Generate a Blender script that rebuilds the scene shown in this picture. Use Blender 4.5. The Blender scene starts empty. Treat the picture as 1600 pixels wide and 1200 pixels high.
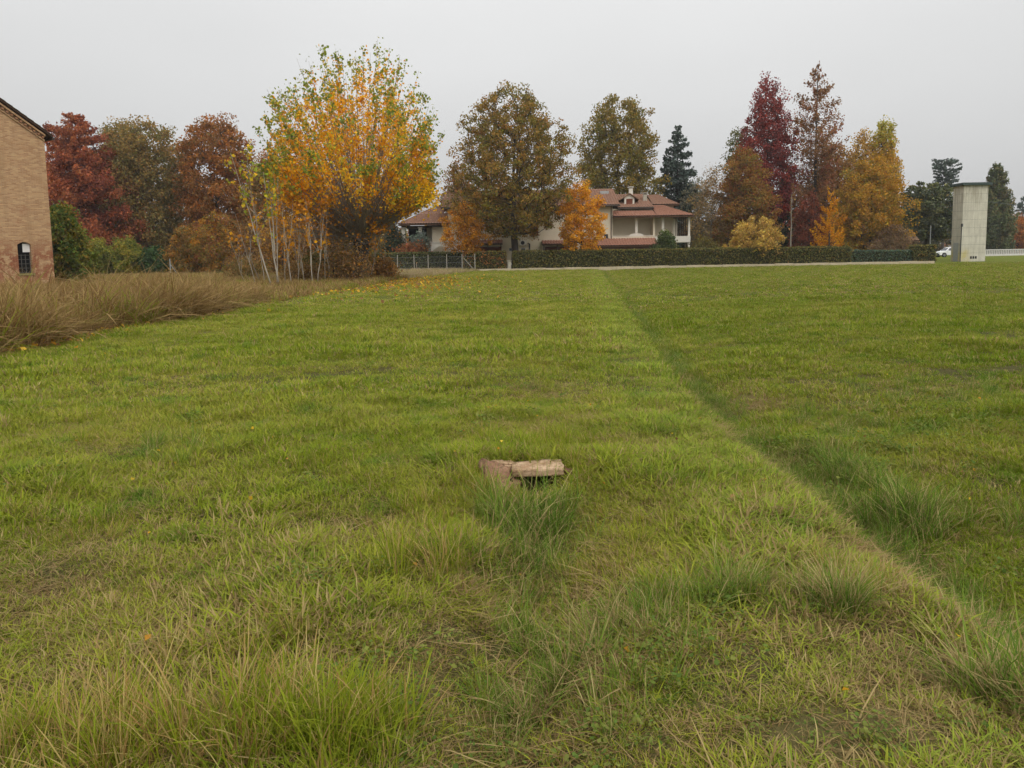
import bpy, bmesh, math, random
import numpy as np
from mathutils import Matrix, Vector, Euler

# ------------------------------------------------------------------ camera, sky, sun, exposure
S = bpy.context.scene
COL = S.collection
EYE = 1.6
FPX, PITCH, ROLL, PPY = 1200.0, math.radians(5.86), 0.0165, 521.0
cam_d = bpy.data.cameras.new('camera')
cam = bpy.data.objects.new('camera', cam_d)
COL.objects.link(cam)
cam_d.sensor_width = 36.0
cam_d.lens = 36.0 * FPX / 1600.0
cam_d.shift_y = -79.0 / 1600.0
cam_d.clip_start, cam_d.clip_end = 0.05, 3000.0
cam.matrix_world = (Matrix.Translation((0, 0, EYE)) @ Matrix.Rotation(math.pi / 2 - PITCH, 4, 'X')
                    @ Matrix.Rotation(-ROLL, 4, 'Z'))
S.camera = cam

SUN_EL, SUN_AZ = math.radians(48), math.radians(150)      # azimuth from +Y towards +X: behind the viewer, to the right
world = bpy.data.worlds.new('World')
S.world = world
world.use_nodes = True
wn, wl = world.node_tree.nodes, world.node_tree.links
wn.clear()
w_out = wn.new('ShaderNodeOutputWorld')
w_bg = wn.new('ShaderNodeBackground')
w_sky = wn.new('ShaderNodeTexSky')
w_sky.sky_type = 'NISHITA'
w_sky.sun_disc = False
w_sky.sun_elevation, w_sky.sun_rotation = SUN_EL, SUN_AZ
w_sky.dust_density, w_sky.air_density = 6.0, 1.0
w_hs = wn.new('ShaderNodeHueSaturation')
w_hs.inputs['Saturation'].default_value = 0.12
w_tc = wn.new('ShaderNodeTexCoord')
w_mp = wn.new('ShaderNodeMapping')
w_mp.inputs['Scale'].default_value = (1.2, 1.2, 3.5)
w_nz = wn.new('ShaderNodeTexNoise')
w_nz.inputs['Scale'].default_value = 0.9
w_nz.inputs['Detail'].default_value = 3.0
w_rp = wn.new('ShaderNodeMapRange')
w_rp.inputs['From Min'].default_value, w_rp.inputs['From Max'].default_value = 0.3, 0.7
w_rp.inputs['To Min'].default_value, w_rp.inputs['To Max'].default_value = 5.1, 5.9
w_cb = wn.new('ShaderNodeCombineColor')
w_cm = wn.new('ShaderNodeMix')
w_cm.data_type = 'RGBA'
w_cm.inputs['Factor'].default_value = 0.88
w_tint = wn.new('ShaderNodeMix')
w_tint.data_type = 'RGBA'
w_tint.blend_type = 'MULTIPLY'
w_tint.inputs['Factor'].default_value = 1.0
w_tint.inputs['B'].default_value = (0.995, 1.0, 1.0, 1)
wl.new(w_sky.outputs['Color'], w_hs.inputs['Color'])
wl.new(w_tc.outputs['Generated'], w_mp.inputs['Vector'])
wl.new(w_mp.outputs['Vector'], w_nz.inputs['Vector'])
wl.new(w_nz.outputs['Fac'], w_rp.inputs['Value'])
for k in ('Red', 'Green', 'Blue'):
    wl.new(w_rp.outputs['Result'], w_cb.inputs[k])
wl.new(w_hs.outputs['Color'], w_cm.inputs['A'])
# an overcast sky grows brighter towards the zenith (CIE: 1 + 2 sin of the height)
w_sp = wn.new('ShaderNodeSeparateXYZ')
w_mx = wn.new('ShaderNodeMath'); w_mx.operation = 'MAXIMUM'; w_mx.inputs[1].default_value = 0.0
w_ov = wn.new('ShaderNodeMath'); w_ov.operation = 'MULTIPLY_ADD'; w_ov.inputs[1].default_value = 2.0; w_ov.inputs[2].default_value = 1.0
w_sc = wn.new('ShaderNodeMix'); w_sc.data_type = 'RGBA'; w_sc.blend_type = 'MULTIPLY'; w_sc.inputs['Factor'].default_value = 1.0
wl.new(w_tc.outputs['Generated'], w_sp.inputs[0]); wl.new(w_sp.outputs['Z'], w_mx.inputs[0]); wl.new(w_mx.outputs[0], w_ov.inputs[0])
wl.new(w_cb.outputs['Color'], w_sc.inputs['A']); wl.new(w_ov.outputs[0], w_sc.inputs['B'])
wl.new(w_sc.outputs['Result'], w_cm.inputs['B'])
wl.new(w_cm.outputs['Result'], w_tint.inputs['A'])
wl.new(w_tint.outputs['Result'], w_bg.inputs['Color'])
w_bg.inputs['Strength'].default_value = 0.1
wl.new(w_bg.outputs['Background'], w_out.inputs['Surface'])

sun_d = bpy.data.lights.new('sun', 'SUN')
sun = bpy.data.objects.new('sun', sun_d)
COL.objects.link(sun)
sun_d.energy = 1.5
sun_d.angle = math.radians(50)
sun_d.color = (1.0, 0.96, 0.9)
sdir = Vector((math.sin(SUN_AZ) * math.cos(SUN_EL), math.cos(SUN_AZ) * math.cos(SUN_EL), math.sin(SUN_EL)))
sun.rotation_euler = sdir.to_track_quat('Z', 'Y').to_euler()
sun.location = (0, -20, 60)

S.view_settings.view_transform = 'Standard'
S.view_settings.look = 'None'
S.view_settings.exposure = 0.0
S.view_settings.gamma = 1.0
S.cycles.use_denoising = True
HAZE = 0.00032
S.cycles.adaptive_threshold = 0.03
S.cycles.max_bounces = 5
S.cycles.transparent_max_bounces = 8

# ------------------------------------------------------------------ helpers
def ray(px, py):
    x, y = (px - 800) / FPX, -(py - PPY) / FPX
    x, y = x * math.cos(ROLL) + y * math.sin(ROLL), -x * math.sin(ROLL) + y * math.cos(ROLL)
    return (x, math.cos(PITCH) + y * math.sin(PITCH), -math.sin(PITCH) + y * math.cos(PITCH))
def at(px, py, Y):
    """point of the place seen at that spot of the photograph, Y metres in front of the viewer"""
    d = ray(px, py); t = Y / d[1]
    return Vector((d[0] * t, Y, EYE + d[2] * t))
def ground(px, py, z=0.0):
    d = ray(px, py); t = (z - EYE) / d[2]
    return (d[0] * t, d[1] * t)

def lin(c):
    if isinstance(c, str):
        c = [int(c[i:i + 2], 16) for i in (1, 3, 5)]
    c = np.asarray(c, float) / 255.0
    return np.where(c <= 0.04045, c / 12.92, ((c + 0.055) / 1.055) ** 2.4)

def mesh_np(name, verts, faces=None, sizes=None, loops=None, col=None):
    """a mesh from numpy: faces is (n,3) or (n,4), or loops + sizes"""
    m = bpy.data.meshes.new(name)
    verts = np.asarray(verts, np.float32)
    if faces is not None:
        faces = np.asarray(faces, np.int32)
        loops = faces.ravel()
        sizes = np.full(len(faces), faces.shape[1], np.int32)
    m.vertices.add(len(verts)); m.vertices.foreach_set('co', verts.ravel())
    if loops is not None and len(loops):
        m.loops.add(len(loops)); m.loops.foreach_set('vertex_index', np.asarray(loops, np.int32))
        m.polygons.add(len(sizes))
        st = np.zeros(len(sizes), np.int32); st[1:] = np.cumsum(sizes)[:-1]
        m.polygons.foreach_set('loop_start', st)
        m.polygons.foreach_set('loop_total', np.asarray(sizes, np.int32))
    if col is not None:
        a = m.attributes.new('Col', 'FLOAT_COLOR', 'POINT')
        c4 = np.ones((len(verts), 4), np.float32); c4[:, :3] = col
        a.data.foreach_set('color', c4.ravel())
    m.update(calc_edges=True)
    m.validate()
    return m

def obj(name, mesh, mat=None, parent=None, loc=None, smooth=False, kind=None, label=None):
    o = bpy.data.objects.new(name, mesh)
    COL.objects.link(o)
    if mat is not None and mesh is not None and len(mesh.materials) == 0:
        mesh.materials.append(mat)
    if parent is not None: o.parent = parent
    if loc is not None: o.location = loc
    if smooth: mesh.shade_smooth()
    if kind: o['kind'] = kind
    if label: o['label'] = label
    return o

def tag(o, label, cat, group=None):
    o['label'] = label; o['category'] = cat
    if group: o['group'] = group
    return o

def thing(name, label, cat, loc=(0, 0, 0), rz=0.0, group=None):
    o = bpy.data.objects.new(name, None)
    COL.objects.link(o)
    o.empty_display_size = 0.3
    o.location = loc; o.rotation_euler = (0, 0, rz)
    return tag(o, label, cat, group)

class MB:
    """collects shapes for one mesh"""
    def __init__(s): s.v = []; s.f = []
    def add(s, v, f):
        n = len(s.v); s.v += [tuple(p) for p in v]; s.f += [tuple(i + n for i in q) for q in f]; return s
    def box(s, x0, x1, y0, y1, z0, z1):
        return s.add([(x0, y0, z0), (x1, y0, z0), (x1, y1, z0), (x0, y1, z0), (x0, y0, z1), (x1, y0, z1), (x1, y1, z1), (x0, y1, z1)],
                     [(0, 3, 2, 1), (4, 5, 6, 7), (0, 1, 5, 4), (1, 2, 6, 5), (2, 3, 7, 6), (3, 0, 4, 7)])
    def tube(s, pts, rad, n=8, cap=True):
        pts = [Vector(p) for p in pts]
        rad = rad if isinstance(rad, (list, tuple)) else [rad] * len(pts)
        v, f = [], []
        for i, p in enumerate(pts):
            d = (pts[min(i + 1, len(pts) - 1)] - pts[max(i - 1, 0)]).normalized()
            a = d.cross(Vector((0.31, 0.92, 0.23))).normalized(); b = d.cross(a)
            for k in range(n):
                t = 2 * math.pi * k / n
                v.append(p + (a * math.cos(t) + b * math.sin(t)) * rad[i])
        for i in range(len(pts) - 1):
            for k in range(n):
                f.append((i * n + k, i * n + (k + 1) % n, (i + 1) * n + (k + 1) % n, (i + 1) * n + k))
        if cap:
            f.append(tuple(range(n - 1, -1, -1))); f.append(tuple((len(pts) - 1) * n + k for k in range(n)))
        return s.add(v, f)
    def prism(s, poly, y0, y1):
        """(x,z) outline extruded along y"""
        n = len(poly)
        v = [(x, y0, z) for x, z in poly] + [(x, y1, z) for x, z in poly]
        f = [tuple(range(n)), tuple(range(2 * n - 1, n - 1, -1))]
        f += [(i, i + n, (i + 1) % n + n, (i + 1) % n) for i in range(n)]
        return s.add(v, f)
    def mesh(s, name='mesh', bevel=0.0):
        m = bpy.data.meshes.new(name)
        m.from_pydata(s.v, [], s.f)
        bm = bmesh.new(); bm.from_mesh(m)
        if bevel:
            bmesh.ops.bevel(bm, geom=bm.edges[:], offset=bevel, segments=2, profile=0.6, affect='EDGES')
        bmesh.ops.recalc_face_normals(bm, faces=bm.faces)
        bm.to_mesh(m); bm.free(); m.update()
        return m
    def build(s, name, mat, parent=None, bevel=0.0, smooth=False, loc=None, kind=None, label=None):
        return obj(name, s.mesh(name, bevel), mat, parent, loc, smooth, kind, label)

# ------------------------------------------------------------------ materials
MAT = {}
class NT:
    def __init__(s, name):
        s.m = bpy.data.materials.new(name); s.m.use_nodes = True
        s.t = s.m.node_tree; s.t.nodes.clear()
        s.out = s.t.nodes.new('ShaderNodeOutputMaterial')
        MAT[name] = s.m
    def n(s, typ, **kw):
        nd = s.t.nodes.new('ShaderNode' + typ)
        for k, v in kw.items():
            if hasattr(nd, k): setattr(nd, k, v)
            else: nd.inputs[k.replace('_', ' ')].default_value = v
        return nd
    def l(s, a, b): s.t.links.new(a, b)
    def noise(s, vec, scale, detail=4.0, rough=0.55):
        nd = s.n('TexNoise'); nd.inputs['Scale'].default_value = scale
        nd.inputs['Detail'].default_value = detail; nd.inputs['Roughness'].default_value = rough
        if vec is not None: s.l(vec, nd.inputs['Vector'])
        return nd.outputs['Fac']
    def rng(s, v, a, b, c=0.0, d=1.0):
        nd = s.n('MapRange'); nd.clamp = True
        for k, x in zip(('From Min', 'From Max', 'To Min', 'To Max'), (a, b, c, d)): nd.inputs[k].default_value = x
        s.l(v, nd.inputs['Value']); return nd.outputs['Result']
    def mix(s, fac, a, b, mode='MIX'):
        nd = s.n('Mix', data_type='RGBA', blend_type=mode)
        for sock, v in (('Factor', fac), ('A', a), ('B', b)):
            if isinstance(v, (int, float)): nd.inputs[sock].default_value = v
            elif isinstance(v, (tuple, list, np.ndarray)): nd.inputs[sock].default_value = (*[float(q) for q in v][:3], 1)
            else: s.l(v, nd.inputs[sock])
        return nd.outputs['Result']
    def math(s, op, a, b=None):
        nd = s.n('Math', operation=op)
        for i, v in enumerate((a, b)):
            if v is None: continue
            if isinstance(v, (int, float)): nd.inputs[i].default_value = v
            else: s.l(v, nd.inputs[i])
        return nd.outputs[0]
    def principled(s, col, rough=0.8, spec=0.3, bump=None, bump_d=0.02, metal=0.0, bump_s=1.0):
        p = s.n('BsdfPrincipled')
        if isinstance(col, (tuple, list, np.ndarray)): p.inputs['Base Color'].default_value = (*[float(q) for q in col][:3], 1)
        else: s.l(col, p.inputs['Base Color'])
        if isinstance(rough, (int, float)): p.inputs['Roughness'].default_value = rough
        else: s.l(rough, p.inputs['Roughness'])
        p.inputs['Specular IOR Level'].default_value = spec
        p.inputs['Metallic'].default_value = metal
        if bump is not None:
            b = s.n('Bump'); b.inputs['Distance'].default_value = bump_d; b.inputs['Strength'].default_value = bump_s
            s.l(bump, b.inputs['Height']); s.l(b.outputs['Normal'], p.inputs['Normal'])
        s.l(p.outputs[0], s.out.inputs['Surface'])
        return p
    def leafy(s, col, trans=0.3, spec=0.25, rough=0.6):
        p = s.principled(col, rough, spec)
        t = s.n('BsdfTranslucent'); s.l(col, t.inputs['Color'])
        x = s.n('MixShader'); x.inputs[0].default_value = trans
        s.l(p.outputs[0], x.inputs[1]); s.l(t.outputs[0], x.inputs[2]); s.l(x.outputs[0], s.out.inputs['Surface'])

def mat_plain(name, col, rough=0.7, spec=0.3, vary=0.12, scale=3.0, bump=0.0, metal=0.0):
    t = NT(name); tc = t.n('TexCoord').outputs['Object']
    nz = t.noise(tc, scale, 5)
    c = lin(col) if not isinstance(col, tuple) or max(col) > 1 else np.array(col)
    cc = t.mix(t.rng(nz, 0.25, 0.75), c * (1 - vary), c * (1 + vary))
    t.principled(cc, rough, spec, nz if bump else None, bump or 0.01, metal)
    return t.m

# leaves: the colour of each leaf is stored on it
t = NT('leaf'); a = t.n('Attribute', attribute_name='Col'); t.leafy(a.outputs['Color'], 0.42, 0.05, 0.7)
t = NT('needle'); a = t.n('Attribute', attribute_name='Col'); t.leafy(a.outputs['Color'], 0.12, 0.1, 0.8)

def field_colour(t, pos):
    """tint of the meadow by where it grows: lush, pale and dry patches; deeper green beyond the ditch"""
    sep = t.n('SeparateXYZ'); t.l(pos, sep.inputs[0])
    s = t.math('SUBTRACT', sep.outputs['X'], t.math('ADD', 2.0, t.math('MULTIPLY', t.math('MAXIMUM', t.math('SUBTRACT', sep.outputs['Y'], 8.0), 0.0), 0.1)))
    right = t.rng(t.math('ADD', s, t.math('MULTIPLY', t.noise(pos, 0.8, 3), 1.6)), 0.2, 3.2)
    n1 = t.noise(pos, 0.35, 4, 0.6); n2 = t.noise(pos, 1.7, 4, 0.6); n3 = t.noise(pos, 0.11, 3, 0.5)
    green = t.mix(right, (0.196, 0.256, 0.017), (0.160, 0.224, 0.013))
    pale = t.mix(right, (0.335, 0.342, 0.052), (0.262, 0.284, 0.034))
    lush = (0.115, 0.205, 0.022)
    c = t.mix(t.rng(n1, 0.35, 0.68), green, pale)
    bank = t.math('MULTIPLY', t.rng(s, -1.3, -0.5), t.rng(s, 0.15, -0.1))
    c = t.mix(t.math('MULTIPLY', bank, 0.65), c, (0.30, 0.37, 0.055))
    foot = t.math('MULTIPLY', t.rng(s, -0.05, 0.12), t.rng(s, 0.75, 0.3))
    c = t.mix(t.math('MULTIPLY', foot, 0.22), c, (0.085, 0.135, 0.016))
    c = t.mix(t.rng(n2, 0.52, 0.72), c, lush)
    dry = t.math('MULTIPLY', t.rng(n3, 0.4, 0.62), t.rng(n2, 0.5, 0.3))
    trod = t.math('MULTIPLY', t.rng(sep.outputs['Y'], 6.0, 2.5), t.rng(t.noise(pos, 0.9, 3, 0.6), 0.38, 0.6))
    dry = t.math('MAXIMUM', dry, trod)
    return c, dry, right, sep

t = NT('field_soil')
g = t.n('NewGeometry').outputs['Position']
c, dry, right, sep = field_colour(t, g)
fine = t.noise(g, 28.0, 5, 0.7); mid = t.noise(g, 5.0, 4, 0.65)
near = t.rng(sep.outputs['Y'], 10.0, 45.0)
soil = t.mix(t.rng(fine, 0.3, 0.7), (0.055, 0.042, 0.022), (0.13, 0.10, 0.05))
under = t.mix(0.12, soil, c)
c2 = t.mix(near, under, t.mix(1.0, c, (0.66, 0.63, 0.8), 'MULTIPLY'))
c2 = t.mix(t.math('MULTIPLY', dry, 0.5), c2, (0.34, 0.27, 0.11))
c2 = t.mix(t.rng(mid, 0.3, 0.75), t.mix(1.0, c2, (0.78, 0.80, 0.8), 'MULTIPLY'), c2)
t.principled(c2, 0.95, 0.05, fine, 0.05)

def grass_mat(name, dry_gain, straw, tint=None, trans=0.3):
    t = NT(name)
    a = t.n('Attribute', attribute_name='Col'); sp = t.n('SeparateColor'); t.l(a.outputs['Color'], sp.inputs[0])
    g = t.n('NewGeometry').outputs['Position']
    c, dry, right, sep = field_colour(t, g)
    if tint is not None: c = t.mix(0.75, c, tint)
    rnd = sp.outputs[0]
    c = t.mix(1.0, c, t.mix(sp.outputs[1], (0.72, 0.82, 0.8), (1.35, 1.22, 1.1)), 'MULTIPLY')
    oi = t.n('ObjectInfo').outputs['Random']
    lim = t.math('ADD', t.math('MULTIPLY', dry, 0.45), t.math('ADD', t.math('MULTIPLY', oi, 0.12), dry_gain))
    isdry = t.rng(t.math('SUBTRACT', lim, rnd), -0.02, 0.02)
    stw = t.mix(sp.outputs[2], straw[0], straw[1])
    c = t.mix(isdry, c, stw)
    t.leafy(c, trans, 0.05, 0.65)
    return t.m
grass_mat('grass', 0.12, ((0.46, 0.36, 0.16), (0.27, 0.18, 0.075)))
grass_mat('thatch', 0.66, ((0.40, 0.30, 0.135), (0.20, 0.12, 0.05)))
grass_mat('long_grass_yellow', 0.12, ((0.50, 0.41, 0.15), (0.38, 0.23, 0.08)), (0.22, 0.27, 0.020), 0.35)
grass_mat('long_grass_deep', 0.06, ((0.48, 0.40, 0.18), (0.3, 0.21, 0.09)), (0.115, 0.205, 0.034), 0.3)
grass_mat('reed', 0.86, ((0.40, 0.275, 0.115), (0.18, 0.10, 0.035)), (0.20, 0.18, 0.04))
grass_mat('pale_dry', 0.70, ((0.50, 0.39, 0.25), (0.36, 0.26, 0.14)), (0.3, 0.28, 0.09))

def bark(name, c0, c1, scale=6.0):
    t = NT(name); tc = t.n('TexCoord').outputs['Object']
    mp = t.n('Mapping'); mp.inputs['Scale'].default_value = (1, 1, 0.25); t.l(tc, mp.inputs['Vector'])
    nz = t.noise(mp.outputs[0], scale, 6, 0.65)
    t.principled(t.mix(t.rng(nz, 0.3, 0.7), c0, c1), 0.9, 0.15, nz, 0.04)
bark('bark_dark', (0.035, 0.028, 0.022), (0.085, 0.07, 0.055))
bark('bark_grey', (0.17, 0.145, 0.115), (0.32, 0.275, 0.22))
bark('bark_pale', (0.27, 0.23, 0.18), (0.45, 0.40, 0.32), 10)

def brick_mat(name, axis):
    t = NT(name); tc = t.n('TexCoord').outputs['Object']
    sp = t.n('SeparateXYZ'); t.l(tc, sp.inputs[0]); cb = t.n('CombineXYZ')
    t.l(sp.outputs['X' if axis == 'x' else 'Y'], cb.inputs[0]); t.l(sp.outputs['Z'], cb.inputs[1])
    wob = t.noise(tc, 1.3, 3); wv = t.n('VectorMath', operation='MULTIPLY_ADD')
    cw = t.n('CombineXYZ'); t.l(wob, cw.inputs[1]); t.l(cw.outputs[0], wv.inputs[0])
    wv.inputs[1].default_value = (0, 0.06, 0); t.l(cb.outputs[0], wv.inputs[2])
    def bricks(c1, c2, mo, msize):
        b = t.n('TexBrick'); b.inputs['Scale'].default_value = 1.0
        b.inputs['Brick Width'].default_value = 0.27; b.inputs['Row Height'].default_value = 0.075
        b.inputs['Mortar Size'].default_value = msize; b.inputs['Mortar Smooth'].default_value = 0.3
        b.inputs['Bias'].default_value = 0.1
        b.inputs['Color1'].default_value = (*c1, 1); b.inputs['Color2'].default_value = (*c2, 1); b.inputs['Mortar'].default_value = (*mo, 1)
        t.l(wv.outputs[0], b.inputs['Vector']); return b
    bp = bricks((0.60, 0.385, 0.20), (0.38, 0.20, 0.10), (0.48, 0.345, 0.21), 0.012)
    br = bricks((0.22, 0.065, 0.035), (0.31, 0.10, 0.05), (0.40, 0.25, 0.14), 0.006)
    big = t.noise(tc, 0.55, 5, 0.6); med = t.noise(tc, 2.4, 5, 0.65); small = t.noise(tc, 11.0, 3, 0.6)
    low = t.rng(sp.outputs['Z'], 3.2, 2.0)
    red = t.math('MULTIPLY', low, t.rng(t.noise(tc, 1.7, 5, 0.7), 0.44, 0.52))
    c = t.mix(red, bp.outputs['Color'], br.outputs['Color'])
    c = t.mix(t.rng(big, 0.5, 0.72, 0, 0.5), c, (0.42, 0.25, 0.125))
    c = t.mix(t.math('MULTIPLY', t.rng(med, 0.55, 0.75, 0, 0.5), 1.0), c, (0.60, 0.44, 0.25))
    c = t.mix(t.rng(small, 0.66, 0.72, 0, 0.8), c, (0.11, 0.07, 0.045))
    mpz = t.n('Mapping'); mpz.inputs['Scale'].default_value = (2.2, 2.2, 0.22); t.l(tc, mpz.inputs['Vector'])
    c = t.mix(t.rng(t.noise(mpz.outputs[0], 1.0, 5, 0.6), 0.5, 0.72, 0, 0.4), c, (0.32, 0.20, 0.11))        # rain streaks
    c = t.mix(t.rng(t.noise(tc, 0.9, 6, 0.7), 0.56, 0.66, 0, 0.55), c, (0.40, 0.19, 0.10))                      # patches of redder brick
    rel = t.math('SUBTRACT', t.math('MULTIPLY', small, 0.4), bp.outputs['Fac'])
    t.principled(c, 0.92, 0.15, rel, 0.02)
brick_mat('brick_gable', 'x'); brick_mat('brick_side', 'y')

t = NT('roof_tile'); tc = t.n('TexCoord').outputs['Object']
n1 = t.noise(tc, 0.5, 4); n2 = t.noise(tc, 6.0, 4, 0.7)
c = t.mix(t.rng(n2, 0.3, 0.7), (0.17, 0.085, 0.055), (0.33, 0.19, 0.13))
c = t.mix(t.rng(n1, 0.5, 0.75, 0, 0.5), c, (0.22, 0.14, 0.10)); t.principled(c, 0.85, 0.2, n2, 0.02)
t = NT('roof_tile_red'); tc = t.n('TexCoord').outputs['Object']
n2 = t.noise(tc, 5.0, 4, 0.7)
c = t.mix(t.rng(n2, 0.3, 0.7), (0.20, 0.09, 0.058), (0.36, 0.185, 0.125)); t.principled(c, 0.85, 0.2, n2, 0.02)
t = NT('old_tile'); tc = t.n('TexCoord').outputs['Object']
n2 = t.noise(tc, 3.0, 5, 0.7)
c = t.mix(t.rng(n2, 0.3, 0.7), (0.13, 0.085, 0.06), (0.30, 0.19, 0.12)); t.principled(c, 0.9, 0.15, n2, 0.03)

t = NT('stucco'); tc = t.n('TexCoord').outputs['Object']
n1 = t.noise(tc, 0.35, 5); n2 = t.noise(tc, 9.0, 3)
c = t.mix(t.rng(n1, 0.3, 0.7), (0.66, 0.57, 0.43), (0.74, 0.66, 0.51)); t.principled(c, 0.9, 0.15, n2, 0.006)
mat_plain('white_trim', '#d9d3c6', 0.7, 0.3, 0.06)
mat_plain('white_render', '#d2ccbf', 0.8, 0.2, 0.08, 1.0)
mat_plain('shutter', '#6e3d2c', 0.7, 0.3, 0.12, 4.0)
mat_plain('dark_wood', '#4c3626', 0.75, 0.25, 0.2, 4.0)
mat_plain('dark_metal', '#35383a', 0.5, 0.4, 0.1)
mat_plain('void', '#1a1a1c', 0.9, 0.1, 0.1)
mat_plain('gutter', '#453931', 0.6, 0.4, 0.1)
mat_plain('galvanised', '#9a9d9c', 0.5, 0.4, 0.12, 8.0)
mat_plain('post_concrete', '#a39d90', 0.9, 0.2, 0.12, 6.0, 0.01)
mat_plain('kerb', '#b5a68d', 0.9, 0.2, 0.16, 1.2, 0.02)
mat_plain('paint_white', '#e6e6e6', 0.25, 0.5, 0.02)
mat_plain('tyre', '#1c1c1d', 0.9, 0.2, 0.1)
mat_plain('rim', '#8a8c8e', 0.35, 0.5, 0.1, metal=0.8)
mat_plain('bumper', '#26282b', 0.7, 0.3, 0.1)
mat_plain('lamp_lens', '#d8d4cc', 0.1, 0.6, 0.05)
mat_plain('fence_white', '#c9c6c0', 0.8, 0.3, 0.08)
mat_plain('slab_roof', '#3c4744', 0.8, 0.2, 0.2)
mat_plain('poly_sheet', '#d8d6d2', 0.6, 0.3, 0.08, 5.0)
mat_plain('grey_door', '#8f9192', 0.6, 0.3, 0.15, 3.0)
mat_plain('bar_iron', '#5a5854', 0.7, 0.3, 0.2, 6.0)
mat_plain('mould', '#857a4f', 0.9, 0.1, 0.25, 6.0)
mat_plain('black_net', '#2a3a30', 0.9, 0.1, 0.1)
t = NT('glass'); t.principled((0.03, 0.035, 0.04), 0.08, 0.6)
t = NT('concrete'); tc = t.n('TexCoord').outputs['Object']
sp = t.n('SeparateXYZ'); t.l(tc, sp.inputs[0])
mp = t.n('Mapping'); mp.inputs['Scale'].default_value = (3, 3, 0.35); t.l(tc, mp.inputs['Vector'])
st = t.noise(mp.outputs[0], 1.4, 5, 0.6); n1 = t.noise(tc, 1.1, 5); n2 = t.noise(tc, 22.0, 3)
c = t.mix(t.rng(n1, 0.3, 0.7), (0.48, 0.45, 0.37), (0.60, 0.57, 0.475))
c = t.mix(t.rng(st, 0.46, 0.68, 0, 0.6), c, (0.36, 0.335, 0.27)); c = t.mix(t.math('MULTIPLY', t.rng(sp.outputs['Z'], 5.5, 8.6), t.rng(st, 0.4, 0.6)), c, (0.33, 0.29, 0.22))
yel = t.math('MULTIPLY', t.rng(sp.outputs['Z'], 1.7, 0.9), t.math('MULTIPLY', t.rng(sp.outputs['X'], 1.2, 0.5), t.rng(n1, 0.35, 0.6)))
c = t.mix(yel, c, (0.50, 0.42, 0.16)); t.principled(c, 0.92, 0.15, n2, 0.006)
t = NT('sandstone'); tc = t.n('TexCoord').outputs['Object']
n1 = t.noise(tc, 7.0, 6, 0.65); n2 = t.noise(tc, 40.0, 4, 0.7)
c = t.mix(t.rng(n1, 0.35, 0.65), (0.30, 0.185, 0.10), (0.52, 0.37, 0.24)); c = t.mix(t.rng(n2, 0.5, 0.66, 0, 0.75), c, (0.15, 0.10, 0.055))
t.principled(c, 0.95, 0.1, n2, 0.012)
t = NT('red_stone'); tc = t.n('TexCoord').outputs['Object']
n1 = t.noise(tc, 6.0, 6, 0.65); n2 = t.noise(tc, 35.0, 4, 0.7)
c = t.mix(t.rng(n1, 0.35, 0.65), (0.17, 0.08, 0.05), (0.29, 0.17, 0.105)); c = t.mix(t.rng(n2, 0.46, 0.64, 0, 0.8), c, (0.10, 0.075, 0.04))
t.principled(c, 0.95, 0.1, n2, 0.012)
mat_plain('shaded_earth', '#2c221a', 0.95, 0.05, 0.3, 20.0, 0.02)  # soil taken down to a void colour: the cavity's shade is painted in
mat_plain('brick_red', '#a8583f', 0.95, 0.1, 0.25, 20.0, 0.01)

# ------------------------------------------------------------------ terrain
def ditch_x(y):
    return 2.15 + np.logaddexp(0, (y - 9.0) / 1.5) * 1.5 * 0.1
def hash_noise(x, y, s, seed):
    """smooth value noise"""
    x = np.asarray(x, float) / s + seed * 17.3; y = np.asarray(y, float) / s + seed * 5.7
    xi, yi = np.floor(x), np.floor(y); fx, fy = x - xi, y - yi
    fx, fy = fx * fx * (3 - 2 * fx), fy * fy * (3 - 2 * fy)
    h = lambda a, b: np.modf(np.abs(np.sin(a * 127.1 + b * 311.7 + seed * 74.7) * 43758.5453))[0]
    return (h(xi, yi) * (1 - fx) + h(xi + 1, yi) * fx) * (1 - fy) + (h(xi, yi + 1) * (1 - fx) + h(xi + 1, yi + 1) * fx) * fy
STONE = (0.06, 5.35)
def terrain(x, y):
    x = np.asarray(x, float); y = np.asarray(y, float)
    s = x - ditch_x(y)
    fade = np.clip((110 - y) / 60, 0.15, 1)
    bank = np.interp(s, [-0.9, -0.35, -0.02, 0.15, 0.55, 1.6, 3.0, 8.0], [0, -0.02, -0.28, -0.34, -0.25, -0.16, -0.10, 0.0])
    z = bank * fade
    near = np.exp(-((np.hypot(x, y)) / 30) ** 2)
    z = z + near * (0.07 * (hash_noise(x, y, 1.9, 1) - 0.5) + 0.05 * (hash_noise(x, y, 0.6, 2) - 0.5))
    dx, dy = x - STONE[0], y - STONE[1]
    z = z + 0.06 * np.exp(-(dx ** 2 / 0.35 + (dy - 0.1) ** 2 / 0.25))                                  # mound the masonry sits in
    z = z - 0.26 * np.exp(-((dx - 0.10) ** 2 / 0.035 + (dy + 0.10) ** 2 / 0.035))                          # hole under the slab
    z = z - 0.17 * np.exp(-((x - 0.02 - 0.1 * (y - 3)) ** 2 / 0.09)) * np.clip((5.0 - y) / 0.6, 0, 1)     # old channel towards the viewer
    return z

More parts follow.
